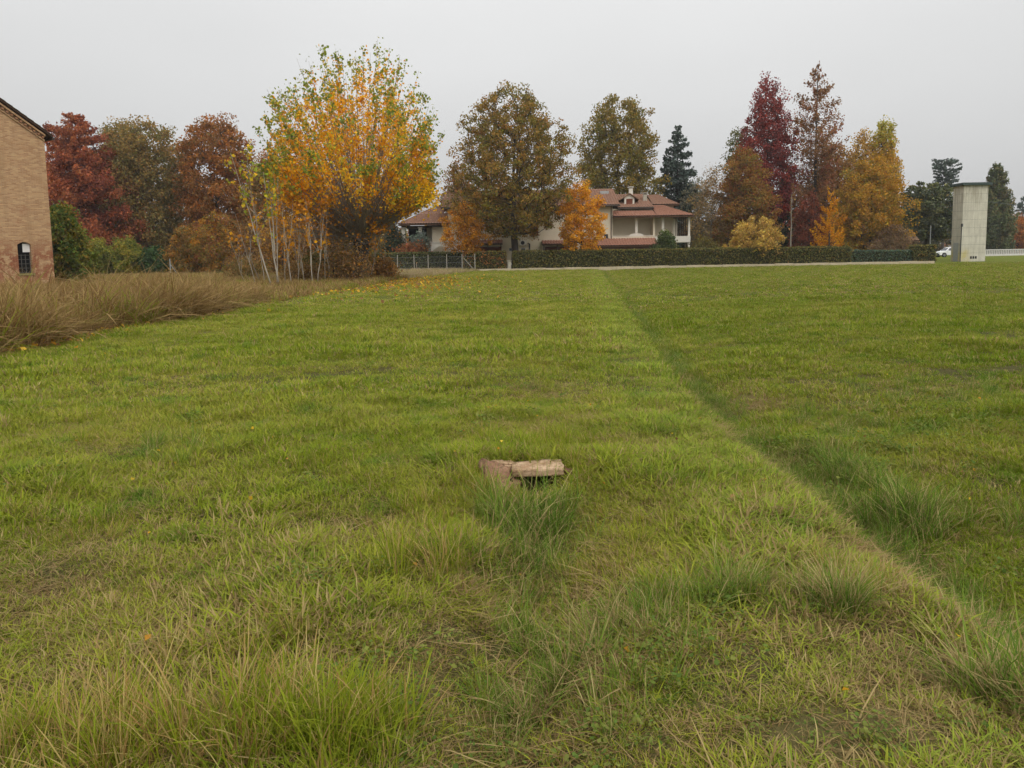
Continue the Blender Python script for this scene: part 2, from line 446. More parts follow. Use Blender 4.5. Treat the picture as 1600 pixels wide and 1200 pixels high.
def steps(lo, fine_lo, fine_hi, hi, d):
    a = list(np.arange(fine_lo, fine_hi + 1e-6, d))
    g, v = d, a[-1]
    while v < hi: g *= 1.13; v += g; a.append(v)
    g, v = d, a[0]
    while v > lo: g *= 1.13; v -= g; a.insert(0, v)
    return np.array(a)
gx = steps(-400, -6, 6, 400, 0.07); gy = steps(-60, 1.5, 10, 460, 0.07)
GX, GY = np.meshgrid(gx, gy)
GZ = terrain(GX, GY)
nx, ny = len(gx), len(gy)
idx = np.arange(nx * ny).reshape(ny, nx)
qf = np.stack([idx[:-1, :-1], idx[:-1, 1:], idx[1:, 1:], idx[1:, :-1]], -1).reshape(-1, 4)
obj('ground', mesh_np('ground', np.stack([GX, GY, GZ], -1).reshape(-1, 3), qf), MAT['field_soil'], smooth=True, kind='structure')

# ------------------------------------------------------------------ grass
def blades(n, radius, h, w, lean, rng, curl=1.0, segs=3, flat=0.0):
    """n grass blades in one tuft: tapered bent strips"""
    r = radius * np.sqrt(rng.random(n)); th = rng.random(n) * 6.2832
    bx, by = r * np.cos(th), r * np.sin(th)
    hh = h[0] + (h[1] - h[0]) * rng.random(n) ** 1.4
    ww = w * (0.6 + 0.8 * rng.random(n))
    dth = th + rng.normal(0, 0.9, n); le = lean * (0.25 + rng.random(n) * 1.1)
    fx, fy = np.cos(dth), np.sin(dth)
    sx, sy = -fy, fx
    V, F, C = [], [], []
    col = np.stack([rng.random(n), rng.random(n), rng.random(n)], -1)
    nr = segs + 1
    ring = []
    for k in range(nr):
        u = k / segs
        out = le * hh * (u ** (1.0 + curl))
        up = hh * np.sqrt(np.maximum(u * u - (0.55 * le * u ** (1 + curl)) ** 2, 0.02 * u * u)) * (1 - flat)
        wd = ww * (1.0 - 0.35 * u) * (1 - (k == segs))
        cx, cy = bx + fx * out, by + fy * out
        if k < segs:
            ring.append((np.stack([cx - sx * wd / 2, cy - sy * wd / 2, up], -1), np.stack([cx + sx * wd / 2, cy + sy * wd / 2, up], -1)))
        else:
            tip = np.stack([cx, cy, up], -1)
    V = np.concatenate([np.concatenate([a, b]) for a, b in ring] + [tip])
    i = np.arange(n); L, Sz = [], []
    for k in range(segs - 1):
        a0 = 2 * n * k; b0 = a0 + n; a1 = 2 * n * (k + 1); b1 = a1 + n
        L.append(np.stack([a0 + i, b0 + i, b1 + i, a1 + i], -1).ravel()); Sz.append(np.full(n, 4))
    a0 = 2 * n * (segs - 1); b0 = a0 + n; tp = 2 * n * segs
    L.append(np.stack([a0 + i, b0 + i, tp + i], -1).ravel()); Sz.append(np.full(n, 3))
    V[:, 2] -= 0.012
    C = np.tile(col, (2 * segs + 1, 1))
    return V, np.concatenate(L), np.concatenate(Sz), C

def tuft_objs(name, k, mat, seed, **kw):
    out = []
    for i in range(k):
        V, L, Z, C = blades(rng=np.random.default_rng(seed + i), **kw)
        m = mesh_np(name, V, loops=L, sizes=Z, col=C); m.materials.append(mat)
        out.append(bpy.data.objects.new(name + '_source', m))
    return out

def scatter_tree(sources):
    """geometry nodes: one of the source tufts on every point, turned and scaled by the point's attributes"""
    ng = bpy.data.node_groups.new('scatter', 'GeometryNodeTree')
    ng.interface.new_socket('Geometry', in_out='INPUT', socket_type='NodeSocketGeometry')
    ng.interface.new_socket('Geometry', in_out='OUTPUT', socket_type='NodeSocketGeometry')
    N, Lk = ng.nodes, ng.links
    gi, go = N.new('NodeGroupInput'), N.new('NodeGroupOutput')
    ip = N.new('GeometryNodeInstanceOnPoints'); g2i = N.new('GeometryNodeGeometryToInstance')
    for s in reversed(sources):
        oi = N.new('GeometryNodeObjectInfo'); oi.inputs['Object'].default_value = s
        Lk.new(oi.outputs['Geometry'], g2i.inputs[0])
    ip.inputs['Pick Instance'].default_value = True
    def attr(nm, ty):
        a = N.new('GeometryNodeInputNamedAttribute'); a.data_type = ty; a.inputs['Name'].default_value = nm; return a.outputs['Attribute']
    Lk.new(gi.outputs[0], ip.inputs['Points']); Lk.new(g2i.outputs[0], ip.inputs['Instance'])
    Lk.new(attr('pick', 'INT'), ip.inputs['Instance Index'])
    er = N.new('FunctionNodeEulerToRotation'); Lk.new(attr('rot', 'FLOAT_VECTOR'), er.inputs[0]); Lk.new(er.outputs[0], ip.inputs['Rotation'])
    Lk.new(attr('scl', 'FLOAT_VECTOR'), ip.inputs['Scale'])
    Lk.new(ip.outputs[0], go.inputs[0])
    return ng

def scatter(name, label, cat, xy, sources, seed, smin=0.7, smax=1.3, tilt=0.12, scale=None, lift=0.0):
    rng = np.random.default_rng(seed); n = len(xy)
    z = terrain(xy[:, 0], xy[:, 1]) + lift
    m = mesh_np(name, np.column_stack([xy, z]))
    a = m.attributes.new('pick', 'INT', 'POINT'); a.data.foreach_set('value', rng.integers(0, len(sources), n).astype(np.int32))
    a = m.attributes.new('rot', 'FLOAT_VECTOR', 'POINT')
    a.data.foreach_set('vector', np.column_stack([rng.normal(0, tilt, n), rng.normal(0, tilt, n), rng.random(n) * 6.2832]).astype(np.float32).ravel())
    sc = (smin + (smax - smin) * rng.random(n)) if scale is None else scale * (0.8 + 0.4 * rng.random(n))
    a = m.attributes.new('scl', 'FLOAT_VECTOR', 'POINT')
    a.data.foreach_set('vector', np.column_stack([sc, sc, sc * (0.85 + 0.3 * rng.random(n))]).astype(np.float32).ravel())
    o = obj(name, m, kind='stuff')
    tag(o, label, cat)
    md = o.modifiers.new('scatter', 'NODES'); md.node_group = scatter_tree(sources)
    return o

def wedge(n, y0, y1, rng, margin=1.2, power=2.0):
    """points over the ground in view between two distances"""
    y = (y0 ** power + (y1 ** power - y0 ** power) * rng.random(n)) ** (1 / power)
    half = 0.70 * y + margin
    return np.column_stack([(rng.random(n) * 2 - 1) * half, y])

R = np.random.default_rng(11)
def reed_zone(x, y):
    return (x < -9.3 + 0.03 * np.maximum(y - 14, 0) + 0.9 * (hash_noise(x, y, 1.3, 5) - 0.5)) & (y > 8)
def rough_zone(x, y):
    edge = np.interp(y, [0, 25, 33, 39, 52, 77, 90], [-9.3, -9.0, -8.7, -7.8, -7.7, -3.6, -3.4])
    return x < edge + 0.5 * (hash_noise(x, y, 2.0, 6) - 0.5)
def bare(x, y):
    b = np.zeros(len(x))
    for cx, cy, rx, ry, k in ((1.08, 2.32, 0.34, 0.17, 0.9), (0.02, 2.25, 0.2, 0.15, 0.9), (-0.35, 3.0, 0.15, 0.2, 0.6), (0.0, 2.9, 0.12, 0.5, 0.55), (0.08, 3.8, 0.1, 0.4, 0.45), (0.75, 2.75, 0.2, 0.12, 0.6), (-1.3, 3.3, 0.25, 0.15, 0.55), (1.5, 2.9, 0.15, 0.2, 0.6), (0.04, 5.36, 0.27, 0.22, 0.96), (0.16, 5.18, 0.18, 0.14, 0.95), (-0.12, 5.1, 0.14, 0.14, 0.8),
                              (-3.3, 8.1, 0.2, 0.15, 0.8), (1.35, 6.9, 0.15, 0.2, 0.6), (-0.55, 2.75, 0.22, 0.2, 0.5), (3.3, 3.6, 0.3, 0.3, 0.6), (1.9, 4.6, .25, .25, .5)):
        b = np.maximum(b, k * (((x - cx) / rx) ** 2 + ((y - cy) / ry) ** 2 < 1))
    return b
def keep_lawn(xy, rng, dens):
    x, y = xy[:, 0], xy[:, 1]
    ok = ~rough_zone(x, y) & (rng.random(len(x)) > bare(x, y)) & (y < 76) & (rng.random(len(x)) < dens)
    return xy[ok]

lawn_near = tuft_objs('lawn_tuft', 8, MAT['grass'], 100, n=38, radius=0.085, h=(0.018, 0.06), w=0.0046, lean=1.15)
lawn_near += tuft_objs('lawn_tuft', 4, MAT['grass'], 130, n=24, radius=0.07, h=(0.03, 0.10), w=0.0055, lean=1.15)
dead = tuft_objs('thatch', 6, MAT['thatch'], 150, n=34, radius=0.11, h=(0.04, 0.11), w=0.0036, lean=1.7, flat=0.72)
xy = wedge(60000, 1.7, 8.5, R); xy = keep_lawn(xy, R, np.clip(0.15 + 1.5 * hash_noise(xy[:, 0], xy[:, 1], 0.45, 7) * (0.45 + 0.9 * hash_noise(xy[:, 0], xy[:, 1], 1.4, 41)), 0.12, 1))
scatter('meadow_grass', 'short mown meadow grass in the foreground around the old masonry', 'grass', xy, lawn_near, 1, scale=0.55 + 0.95 * hash_noise(xy[:, 0], xy[:, 1], 0.75, 21) * (0.5 + hash_noise(xy[:, 0], xy[:, 1], 0.28, 22)))

xy = wedge(26000, 1.7, 9.5, R); xy = xy[R.random(len(xy)) < np.clip(1.9 * hash_noise(xy[:, 0], xy[:, 1], 0.7, 42) - 0.45 + 0.35 * (xy[:, 1] < 4.0), 0.06, 1)]
xy = xy[~((np.abs(xy[:, 0] - 0.06) < 0.3) & (np.abs(xy[:, 1] - 5.3) < 0.28))]
scatter('dead_grass', 'matted brown dead grass between the green blades of the foreground', 'grass', xy, dead, 12, 0.6, 1.35)

lawn_mid = tuft_objs('lawn_tuft', 6, MAT['grass'], 200, n=66, radius=0.21, h=(0.025, 0.075), w=0.010, lean=1.1)
lawn_mid += tuft_objs('lawn_tuft', 2, MAT['grass'], 220, n=44, radius=0.17, h=(0.04, 0.11), w=0.010, lean=1.0)
xy = wedge(40000, 7.5, 26, R); xy = keep_lawn(xy, R, 0.5 + 0.5 * np.clip(hash_noise(xy[:, 0], xy[:, 1], 1.1, 8) * 1.7, 0, 1))
scatter('meadow_grass', 'short green grass across the middle of the field', 'grass', xy, lawn_mid, 2, scale=0.55 + 0.85 * hash_noise(xy[:, 0], xy[:, 1], 1.3, 23) * (0.5 + hash_noise(xy[:, 0], xy[:, 1], 0.5, 24)))

lawn_far = tuft_objs('lawn_tuft', 5, MAT['grass'], 300, n=70, radius=0.55, h=(0.03, 0.07), w=0.035, lean=1.1)
xy = wedge(30000, 24, 76, R, 4.0); xy = keep_lawn(xy, R, 0.8 + 0 * xy[:, 0])
scatter('meadow_grass', 'far green grass of the field before the clipped hedge', 'grass', xy, lawn_far, 3, 0.6, 1.1)

# longer uncut tufts
long_y = tuft_objs('long_tuft', 5, MAT['long_grass_yellow'], 400, n=46, radius=0.10, h=(0.14, 0.36), w=0.0055, lean=0.75, curl=0.9, segs=4)
long_g = tuft_objs('long_tuft', 5, MAT['long_grass_deep'], 440, n=46, radius=0.10, h=(0.12, 0.34), w=0.0055, lean=0.85, curl=0.9, segs=4)
def patches(spec, rng):
    out, sc = [], []
    for cx, cy, rx, ry, n, s in spec:
        out.append(np.column_stack([cx + rx * rng.normal(0, 0.5, n), cy + ry * rng.normal(0, 0.5, n)])); sc.append(np.full(n, s))
    return np.concatenate(out), np.concatenate(sc)
xy, sc = patches([(-0.75, 2.38, 0.40, 0.16, 40, 0.78), (-1.45, 2.36, 0.45, 0.16, 32, 0.68), (-0.45, 3.95, 0.3, 0.3, 18, 0.7), (-0.55, 4.7, 0.3, 0.25, 12, 0.55),
                  (-1.1, 3.1, 0.5, 0.3, 12, 0.45), (0.5, 3.9, 0.4, 0.3, 10, 0.5), (-2.6, 4.4, 0.6, 0.4, 12, 0.45), (-3.6, 7.0, 0.8, 0.6, 16, 0.5),
                  (0.9, 4.4, 0.4, 0.3, 9, 0.45), (1.5, 4.9, 0.3, 0.6, 12, 0.45), (1.6, 3.6, 0.2, 0.3, 8, 0.5), (0.25, 6.2, 0.4, 0.3, 20, 0.6), (-0.32, 5.25, 0.10, 0.25, 12, 0.45), (0.46, 5.3, 0.08, 0.25, 10, 0.45), (-0.12, 4.92, 0.22, 0.1, 12, 0.45), (-0.2, 5.12, 0.14, 0.06, 8, 0.4), (0.15, 5.62, 0.3, 0.08, 9, 0.4), (-1.5, 6.0, 0.7, 0.5, 12, 0.45)], R)
scatter('long_grass', 'yellowish uncut grass tufts along the near edge and beside the masonry', 'grass', xy, long_y, 4, scale=sc, tilt=0.18)
xy, sc = patches([(0.10, 4.55, 0.28, 0.34, 48, 0.85), (0.05, 4.1, 0.3, 0.3, 20, 0.75), (0.0, 3.4, 0.14, 0.5, 16, 0.6), (-0.02, 2.7, 0.14, 0.3, 14, 0.55), (1.82, 2.5, 0.16, 0.22, 26, 0.9), (2.0, 3.1, 0.14, 0.25, 10, 0.7), (2.62, 5.1, 0.30, 0.40, 40, 0.85),
                  (2.75, 6.2, 0.3, 0.6, 40, 0.7), (1.42, 3.22, 0.12, 0.10, 14, 0.75), (0.95, 3.4, 0.35, 0.2, 20, 0.6), (0.6, 3.2, 0.3, 0.25, 16, 0.55), (0.3, 3.1, 0.3, 0.3, 14, 0.6),
                  (3.6, 4.6, 0.6, 0.6, 24, 0.6), (3.4, 7.5, 1.0, 0.9, 40, 0.6), (4.8, 8.5, 1.4, 1.0, 40, 0.6), (0.25, 2.7, 0.3, 0.2, 14, 0.6), (-2.9, 6.3, 0.5, 0.4, 16, 0.6)], R)
scatter('long_grass', 'deep green uncut grass tufts in the ditch and before the masonry', 'grass', xy, long_g, 5, scale=sc, tilt=0.18)
# grass hanging over the foot of the ditch
yy = 2.5 + 70 * R.random(1700) ** 1.5
xy = np.column_stack([ditch_x(yy) + R.normal(0.15, 0.13, 1700), yy])
scatter('ditch_grass', 'dark green grass growing along the bottom of the ditch', 'grass', xy, long_g, 6, 0.35, 0.65, tilt=0.2)

# low broad-leaved weeds
def weed_objs(k, seed, pal):
    out = []
    for i in range(k):
        rng = np.random.default_rng(seed + i); n = 26
        th, r = rng.random(n) * 6.28, 0.01 + 0.08 * rng.random(n)
        c = np.column_stack([r * np.cos(th), r * np.sin(th), 0.03 + 0.05 * rng.random(n)])
        s = 0.005 + 0.006 * rng.random(n); V, F = [], []
        nrm = np.column_stack([rng.normal(0, .4, n), rng.normal(0, .4, n), np.ones(n)]); nrm /= np.linalg.norm(nrm, axis=1)[:, None]
        a = np.cross(nrm, np.column_stack([np.cos(th), np.sin(th), 0 * th])); a /= np.linalg.norm(a, axis=1)[:, None]; b = np.cross(nrm, a)
        for q in range(6):
            t = q * math.pi / 3; V.append(c + a * (s * math.cos(t) * (0.9, 0.75, 0.5, 0.9, 0.75, 0.5)[q])[:, None] + b * (s * math.sin(t) * (1, 1.7, 1, 1, 1.0, 1)[q])[:, None] + nrm * (s * 0.25 * (q % 2))[:, None])
        V = np.concatenate(V); ii = np.arange(n); F = np.stack([ii + q * n for q in range(6)], -1)
        col = np.array(pal)[rng.integers(0, len(pal), n)] * (0.8 + 0.4 * rng.random((n, 1)))
        m = mesh_np('weed', V, loops=F.ravel(), sizes=np.full(n, 6), col=np.tile(col, (6, 1))); m.materials.append(MAT['leaf'])
        out.append(bpy.data.objects.new('weed_source', m))
    return out
weeds = weed_objs(4, 500, [(0.13, 0.20, 0.04), (0.17, 0.23, 0.045), (0.23, 0.25, 0.06)])
xy, sc = patches([(-0.40, 2.75, 0.3, 0.25, 18, 0.9), (-0.1, 2.35, 0.3, 0.2, 16, 0.9), (0.3, 2.4, 0.3, 0.2, 12, 0.9), (0.55, 3.0, 0.5, 0.35, 30, 1.0), (-1.0, 3.7, 0.3, 0.2, 14, 0.9),
                  (3.2, 3.9, 0.5, 0.4, 40, 1.2), (2.9, 6.6, 0.8, 0.8, 60, 1.3), (4.5, 7.5, 1.6, 1.3, 90, 1.2), (1.1, 2.3, 0.35, 0.15, 11, 0.8), (0.0, 9, 3.5, 3, 60, 1.2), (-3, 7, 3, 3, 50, 1.0)], R)
scatter('ground_weeds', 'low broad leaved weeds between the grass of the foreground', 'weeds', xy, weeds, 7, scale=sc, tilt=0.3)

# dry reeds and the rough, unmown strip
reeds = tuft_objs('reed_tuft', 6, MAT['reed'], 600, n=60, radius=0.42, h=(0.35, 0.9), w=0.015, lean=0.9, curl=0.9, segs=4)
reeds += tuft_objs('reed_tuft', 5, MAT['reed'], 620, n=50, radius=0.45, h=(0.4, 0.95), w=0.016, lean=1.35, curl=0.8, segs=4)
reeds += tuft_objs('reed_tuft', 2, MAT['long_grass_yellow'], 630, n=40, radius=0.3, h=(0.35, 0.85), w=0.014, lean=1.0, segs=4)
n = 15000
xy = np.column_stack([-9.0 - 27 * R.random(n) ** 1.25, 10 + 19.5 * R.random(n)])
xy = xy[reed_zone(xy[:, 0], xy[:, 1]) & (xy[:, 1] < 27.0 + 1.2 * hash_noise(xy[:, 0], xy[:, 1], 2, 9))]
scatter('dry_reeds', 'tall brown dry reeds bent over beside the mown field, near the brick barn', 'reeds', xy, reeds, 8, scale=0.42 + 0.95 * hash_noise(xy[:, 0], xy[:, 1], 1.2, 31) * (0.45 + 0.75 * hash_noise(xy[:, 0], xy[:, 1], 0.45, 32)), tilt=0.42)
rough = tuft_objs('rough_tuft', 5, MAT['reed'], 640, n=60, radius=0.36, h=(0.18, 0.5), w=0.022, lean=0.8)
rough += tuft_objs('rough_tuft', 3, MAT['long_grass_yellow'], 650, n=60, radius=0.36, h=(0.15, 0.4), w=0.022, lean=0.8)
n = 15000
xy = np.column_stack([-3.0 - 48 * R.random(n), 27 + 52 * R.random(n)])
xy = xy[rough_zone(xy[:, 0], xy[:, 1]) & ~((xy[:, 1] > 54) & (xy[:, 0] > -17))]
scatter('rough_grass', 'rough tawny grass on the unmown strip behind the reeds', 'grass', xy, rough, 9, 0.6, 1.15)
paleg = tuft_objs('pale_tuft', 4, MAT['pale_dry'], 660, n=60, radius=0.4, h=(0.15, 0.4), w=0.03, lean=0.7)
n = 3600
xy = np.column_stack([-3.0 - 16 * R.random(n), 54 + 36 * R.random(n)]); xy = xy[rough_zone(xy[:, 0], xy[:, 1])]
scatter('pale_dry_grass', 'pale dry grass in front of the wire fence', 'grass', xy, paleg, 10, 0.6, 1.1)

# ------------------------------------------------------------------ trees
def leaf_mesh(name, P, size, cols, rng, aspect=0.7, flat=0.0, dirs=None):
    """one kinked four-cornered leaf at every point"""
    n = len(P)
    nrm = rng.normal(0, 1, (n, 3)); nrm[:, 2] += flat
    nrm /= np.linalg.norm(nrm, axis=1)[:, None] + 1e-9
    ref = rng.normal(0, 1, (n, 3)) if dirs is None else dirs + rng.normal(0, 0.35, (n, 3))
    a = np.cross(nrm, ref); a /= np.linalg.norm(a, axis=1)[:, None] + 1e-9
    b = np.cross(a, nrm)
    s = (size * (0.6 + 0.8 * rng.random(n)))[:, None]
    kink = nrm * s * 0.18
    V = np.concatenate([P - b * s * 0.5, P + a * s * 0.5 * aspect + kink, P + b * s * 0.5, P - a * s * 0.5 * aspect + kink])
    i = np.arange(n); F = np.stack([i, i + n, i + 2 * n, i + 3 * n], -1)
    return mesh_np(name, V, F, col=np.tile(cols, (4, 1)))

def pick_cols(pal, n, rng, cl=None, ncl=1, jit=0.18, keep=0.6):
    """leaf colours: each clump leans to one tone of the palette"""
    pal = np.array([lin(c) for c in pal])
    pal = pal * np.clip(1.95 - 2.6 * pal.mean(axis=1, keepdims=True) / 0.42 * 0.5, 1.12, 1.9)          # dark leaves stand in their own shade
    own = rng.integers(0, len(pal), n)
    if cl is not None:
        tone = rng.integers(0, len(pal), ncl)[cl]
        own = np.where(rng.random(n) < keep, tone, own)
    return np.clip(pal[own] * (1 + jit * rng.normal(0, 1, (n, 1))) * (1 + 0.06 * rng.normal(0, 1, (n, 3))), 0.004, 0.95)

def frusta(A, B, ra, rb, sides=4):
    """a tapered stick for every pair of points"""
    A, B = np.asarray(A), np.asarray(B); n = len(A)
    d = B - A; d /= np.linalg.norm(d, axis=1)[:, None] + 1e-9
    a = np.cross(d, np.array([0.31, 0.92, 0.23])); a /= np.linalg.norm(a, axis=1)[:, None] + 1e-9; b = np.cross(d, a)
    V = []
    for P, r in ((A - d * ra[:, None] * 0.3, ra), (B, rb)):
        for k in range(sides):
            t = 2 * math.pi * k / sides; V.append(P + (a * math.cos(t) + b * math.sin(t)) * r[:, None])
    V = np.concatenate(V); i = np.arange(n); F = []
    for k in range(sides):
        k2 = (k + 1) % sides; F.append(np.stack([i + k * n, i + k2 * n, i + (sides + k2) * n, i + (sides + k) * n], -1))
    return V, np.concatenate(F)

def skeleton(base_pts, targets, rng, step=0.7):
    """joins every target to the nearest lower wood: nodes, parents"""
    nodes = [np.array(p, float) for p in base_pts]; par = [-1] + list(range(len(base_pts) - 1))
    axis = np.array(base_pts)
    order = np.argsort(np.min(np.linalg.norm(targets[:, None, :] - axis[None], axis=2), axis=1))
    arr = np.array(nodes); tipid = []
    for ti in order:
        c = targets[ti]; d = arr - c; L = np.linalg.norm(d, axis=1)
        cost = L + 1.6 * np.maximum(0, d[:, 2] + 0.25 * L)
        j = int(np.argmin(cost)); L = L[j]
        k = max(1, int(L / step)); prev = j; new = []
        p0 = arr[j]
        for q in range(1, k + 1):
            u = q / k
            p = p0 + (c - p0) * u; p[2] += 0.12 * L * math.sin(math.pi * u) * (1 if c[2] > p0[2] else .5)
            if q < k: p = p + rng.normal(0, 0.05 * L / k + 0.02, 3)
            new.append(p); par.append(prev); prev = len(par) - 1
        tipid.append(prev)
        arr = np.concatenate([arr, np.array(new)])
    return arr, np.array(par), tipid

def tree_root(name, label, base, group=None, cat='tree'):
    return thing(name, label, cat, tuple(base), 0.0, group)

def tree(label, base, top, profile, pal, seed, n_cl=150, per=70, leaf=0.28, sig=0.6, trunk_r=0.3, bole=0.18, name='broadleaf_tree',
         bark='bark_dark', lump=0.22, shell=0.55, group=None, lean=(0, 0), jit=0.18, hi_pal=None, flat=0.0, mat='leaf', cat='tree', zsq=0.75, keep=0.6):
    """profile: (height fraction, radius in metres) of the crown's outline"""
    rng = np.random.default_rng(seed)
    H = top; n_cl = int(n_cl * 1.5); per = int(per * 1.5); leaf = leaf * 0.80; sig = sig * 0.95
    hs, rs = zip(*profile)
    t = np.linspace(hs[0], hs[-1], 200); rad = np.interp(t, hs, rs)
    w = (rad + 0.15) ** 1.7; cdf = np.cumsum(w) / w.sum()
    tt = np.interp(np.clip((rng.permutation(n_cl) + rng.random(n_cl)) / n_cl, 0, 1), cdf, t); th = np.argsort(np.argsort(tt)) * 2.39996 + rng.normal(0, 0.35, n_cl)
    ph = rng.random(4) * 6.28
    wob = 1 + lump * (np.sin(2 * th + ph[0] + 3 * tt) * 0.5 + np.sin(3 * th + ph[1] + 9 * tt) * 0.4 + np.sin(5 * th + ph[2] - 14 * tt) * 0.35)
    rr = np.interp(tt, hs, rs) * 1.16 * wob * (shell + (1 - shell) * rng.random(n_cl)) * np.sqrt(rng.random(n_cl)) ** 0.6
    C = np.column_stack([rr * np.cos(th) + lean[0] * tt, rr * np.sin(th) + lean[1] * tt, tt * H])
    root = tree_root(name, label, base, group, cat)
    # wood
    tz = np.linspace(0, H * (hs[0] + (hs[-1] - hs[0]) * 0.72), 9)
    tx = np.cumsum(rng.normal(0, 0.05, 9)) * H / 15; ty = np.cumsum(rng.normal(0, 0.05, 9)) * H / 15
    tx += lean[0] * tz / H; ty += lean[1] * tz / H
    axis = np.column_stack([tx - tx[0], ty - ty[0], tz])
    keepn = np.where(axis[:, 2] >= H * bole)[0]
    kb = keepn[0] if len(keepn) else 1
    arr, par, tips = skeleton(axis[max(kb - 1, 0):], C, rng, 0.045 * H + 0.25)
    cnt = np.zeros(len(arr)); cnt[tips] += 1
    for i in range(len(arr) - 1, 0, -1):
        if par[i] >= 0: cnt[par[i]] += cnt[i]
    r = 0.016 * H / 15 + trunk_r * 0.62 * (np.maximum(cnt, 0.4) / n_cl) ** 0.5
    e = np.arange(1, len(arr)); e = e[par[e] >= 0]
    V, F = frusta(arr[par[e]], arr[e], np.minimum(r[par[e]], r[e] * 1.5), r[e], 4)
    obj('branchwork', mesh_np('branchwork', V, F), MAT[bark], root, kind='stuff')
    mb = MB(); k = max(kb, 2) + 3
    zz = axis[:min(k, 9)]
    pts = [(0, 0, -0.1), (0, 0, 0.25)] + [tuple(p) for p in zz[1:]]
    rads = [trunk_r * 1.45, trunk_r * 1.1] + [trunk_r * (1 - 0.75 * i / 9) for i in range(1, len(zz))]
    mb.tube(pts, rads, 9); mb.build('trunk', MAT[bark], root, smooth=True)
    # leaves in clumps
    cl = np.repeat(np.arange(n_cl), rng.poisson(per, n_cl))
    sg = sig * (0.6 + 0.8 * rng.random(n_cl))
    n = len(cl)
    dv = rng.normal(0, 1, (n, 3)); dv /= np.linalg.norm(dv, axis=1)[:, None]
    P = C[cl] + dv * (rng.random(n) ** 0.45 * 1.55 * sg[cl])[:, None] * np.array([1, 1, zsq])
    cols = pick_cols(pal, n, rng, cl, n_cl, jit, keep)
    if hi_pal is not None:
        alt = pick_cols(hi_pal, n, rng, None, 1, jit)
        f = np.clip((P[:, 2] / H - 0.70) / 0.28 + rng.normal(0, 0.22, n), 0, 1)[:, None] > 0.5
        cols = np.where(f, alt, cols)
    P[:, 2] = np.maximum(P[:, 2], 0.1)
    obj('crown', leaf_mesh('crown', P, leaf, cols, rng, flat=flat), MAT[mat], root, kind='stuff')
    return root

def conifer(label, base, H, profile, pal, seed, levels=26, per_level=7, droop=-0.15, dens=26, leaf=0.25, spread=0.16, vspread=0.08, trunk_r=0.28,
            bark='bark_dark', name='conifer', group=None, mat='needle', z0=0.08, jit=0.18, upturn=0.0, clump=0.0, cat='tree'):
    """whorled branches carrying sprays of needles"""
    rng = np.random.default_rng(seed)
    root = tree_root(name, label, base, group, cat)
    hs, rs = zip(*profile)
    A, B, RA, RB, P, CL = [], [], [], [], [], []
    k = 0
    for i in range(levels):
        t = hs[0] + (hs[-1] - hs[0]) * (i + 0.5 * rng.random()) / levels
        L0 = np.interp(t, hs, rs)
        for j in range(max(2, int(per_level * (0.6 + 0.4 * (1 - t))))):
            L = L0 * (0.84 + 0.5 * rng.random()); th = rng.random() * 6.2832
            z = t * H + rng.normal(0, 0.15)
            d = np.array([math.cos(th), math.sin(th), 0])
            p0 = np.array([0, 0, z]); m_ = p0 + d * L * 0.55 + np.array([0, 0, droop * L * 0.35]); p1 = p0 + d * L + np.array([0, 0, (droop + upturn) * L])
            A += [p0, m_]; B += [m_, p1]; rb = 0.012 + 0.022 * L / 3
            RA += [rb, rb * 0.6]; RB += [rb * 0.6, rb * 0.25]
            n = max(4, int(dens * 1.5 * L))
            u = 0.12 + 0.9 * rng.random(n) ** 0.75
            if clump > 0: u = np.round(u * 4) / 4 + rng.normal(0, clump, n)
            c = np.where(u[:, None] < 0.55, p0 + (m_ - p0) * (u[:, None] / 0.55), m_ + (p1 - m_) * ((u[:, None] - 0.55) / 0.45))
            side = np.array([-d[1], d[0], 0])
            c = c + side * (rng.normal(0, 1, (n, 1)) * spread * L * (1.15 - u[:, None])) + np.array([0, 0, 1]) * rng.normal(0, vspread * (0.5 + L * 0.3), (n, 1))
            P.append(c); CL += [k] * n; k += 1
    P = np.concatenate(P); CL = np.array(CL)
    V, F = frusta(np.array(A), np.array(B), np.array(RA), np.array(RB), 3)
    obj('branchwork', mesh_np('branchwork', V, F), MAT[bark], root, kind='stuff')
    MB().tube([(0, 0, -0.1), (0, 0, 0.3), (0, 0, H * 0.5), (0, 0, H * 0.98)], [trunk_r * 1.3, trunk_r, trunk_r * 0.55, 0.03], 8).build('trunk', MAT[bark], root, smooth=True)
    obj('crown', leaf_mesh('crown', P, leaf * 0.85, pick_cols(pal, len(P), rng, CL, k, jit), rng, aspect=0.55, flat=0.8), MAT[mat], root, kind='stuff')
    return root

def spot(px, Y):
    """foot of something at that photo column and distance"""
    p = at(px, 400, Y); return (p.x, Y, float(terrain(np.array([p.x]), np.array([Y]))[0]) - 0.03)
def hgt(px, py, Y): return at(px, py, Y).z
def wid(dpx, Y): return dpx / FPX * Y
# ---- left group, behind the barn
def conif_at(label, px, Y, ytop, prof_px, pal, seed, **kw):
    b = spot(px, Y); H = hgt(px, ytop, Y) - b[2]
    return conifer(label, b, H, [(h, wid(w, Y)) for h, w in prof_px], pal, seed, **kw)
def tree_at(label, px, Y, ytop, prof_px, pal, seed, **kw):
    b = spot(px, Y); H = hgt(px, ytop, Y) - b[2]
    return tree(label, b, H, [(h, wid(w, Y)) for h, w in prof_px], pal, seed, **kw)

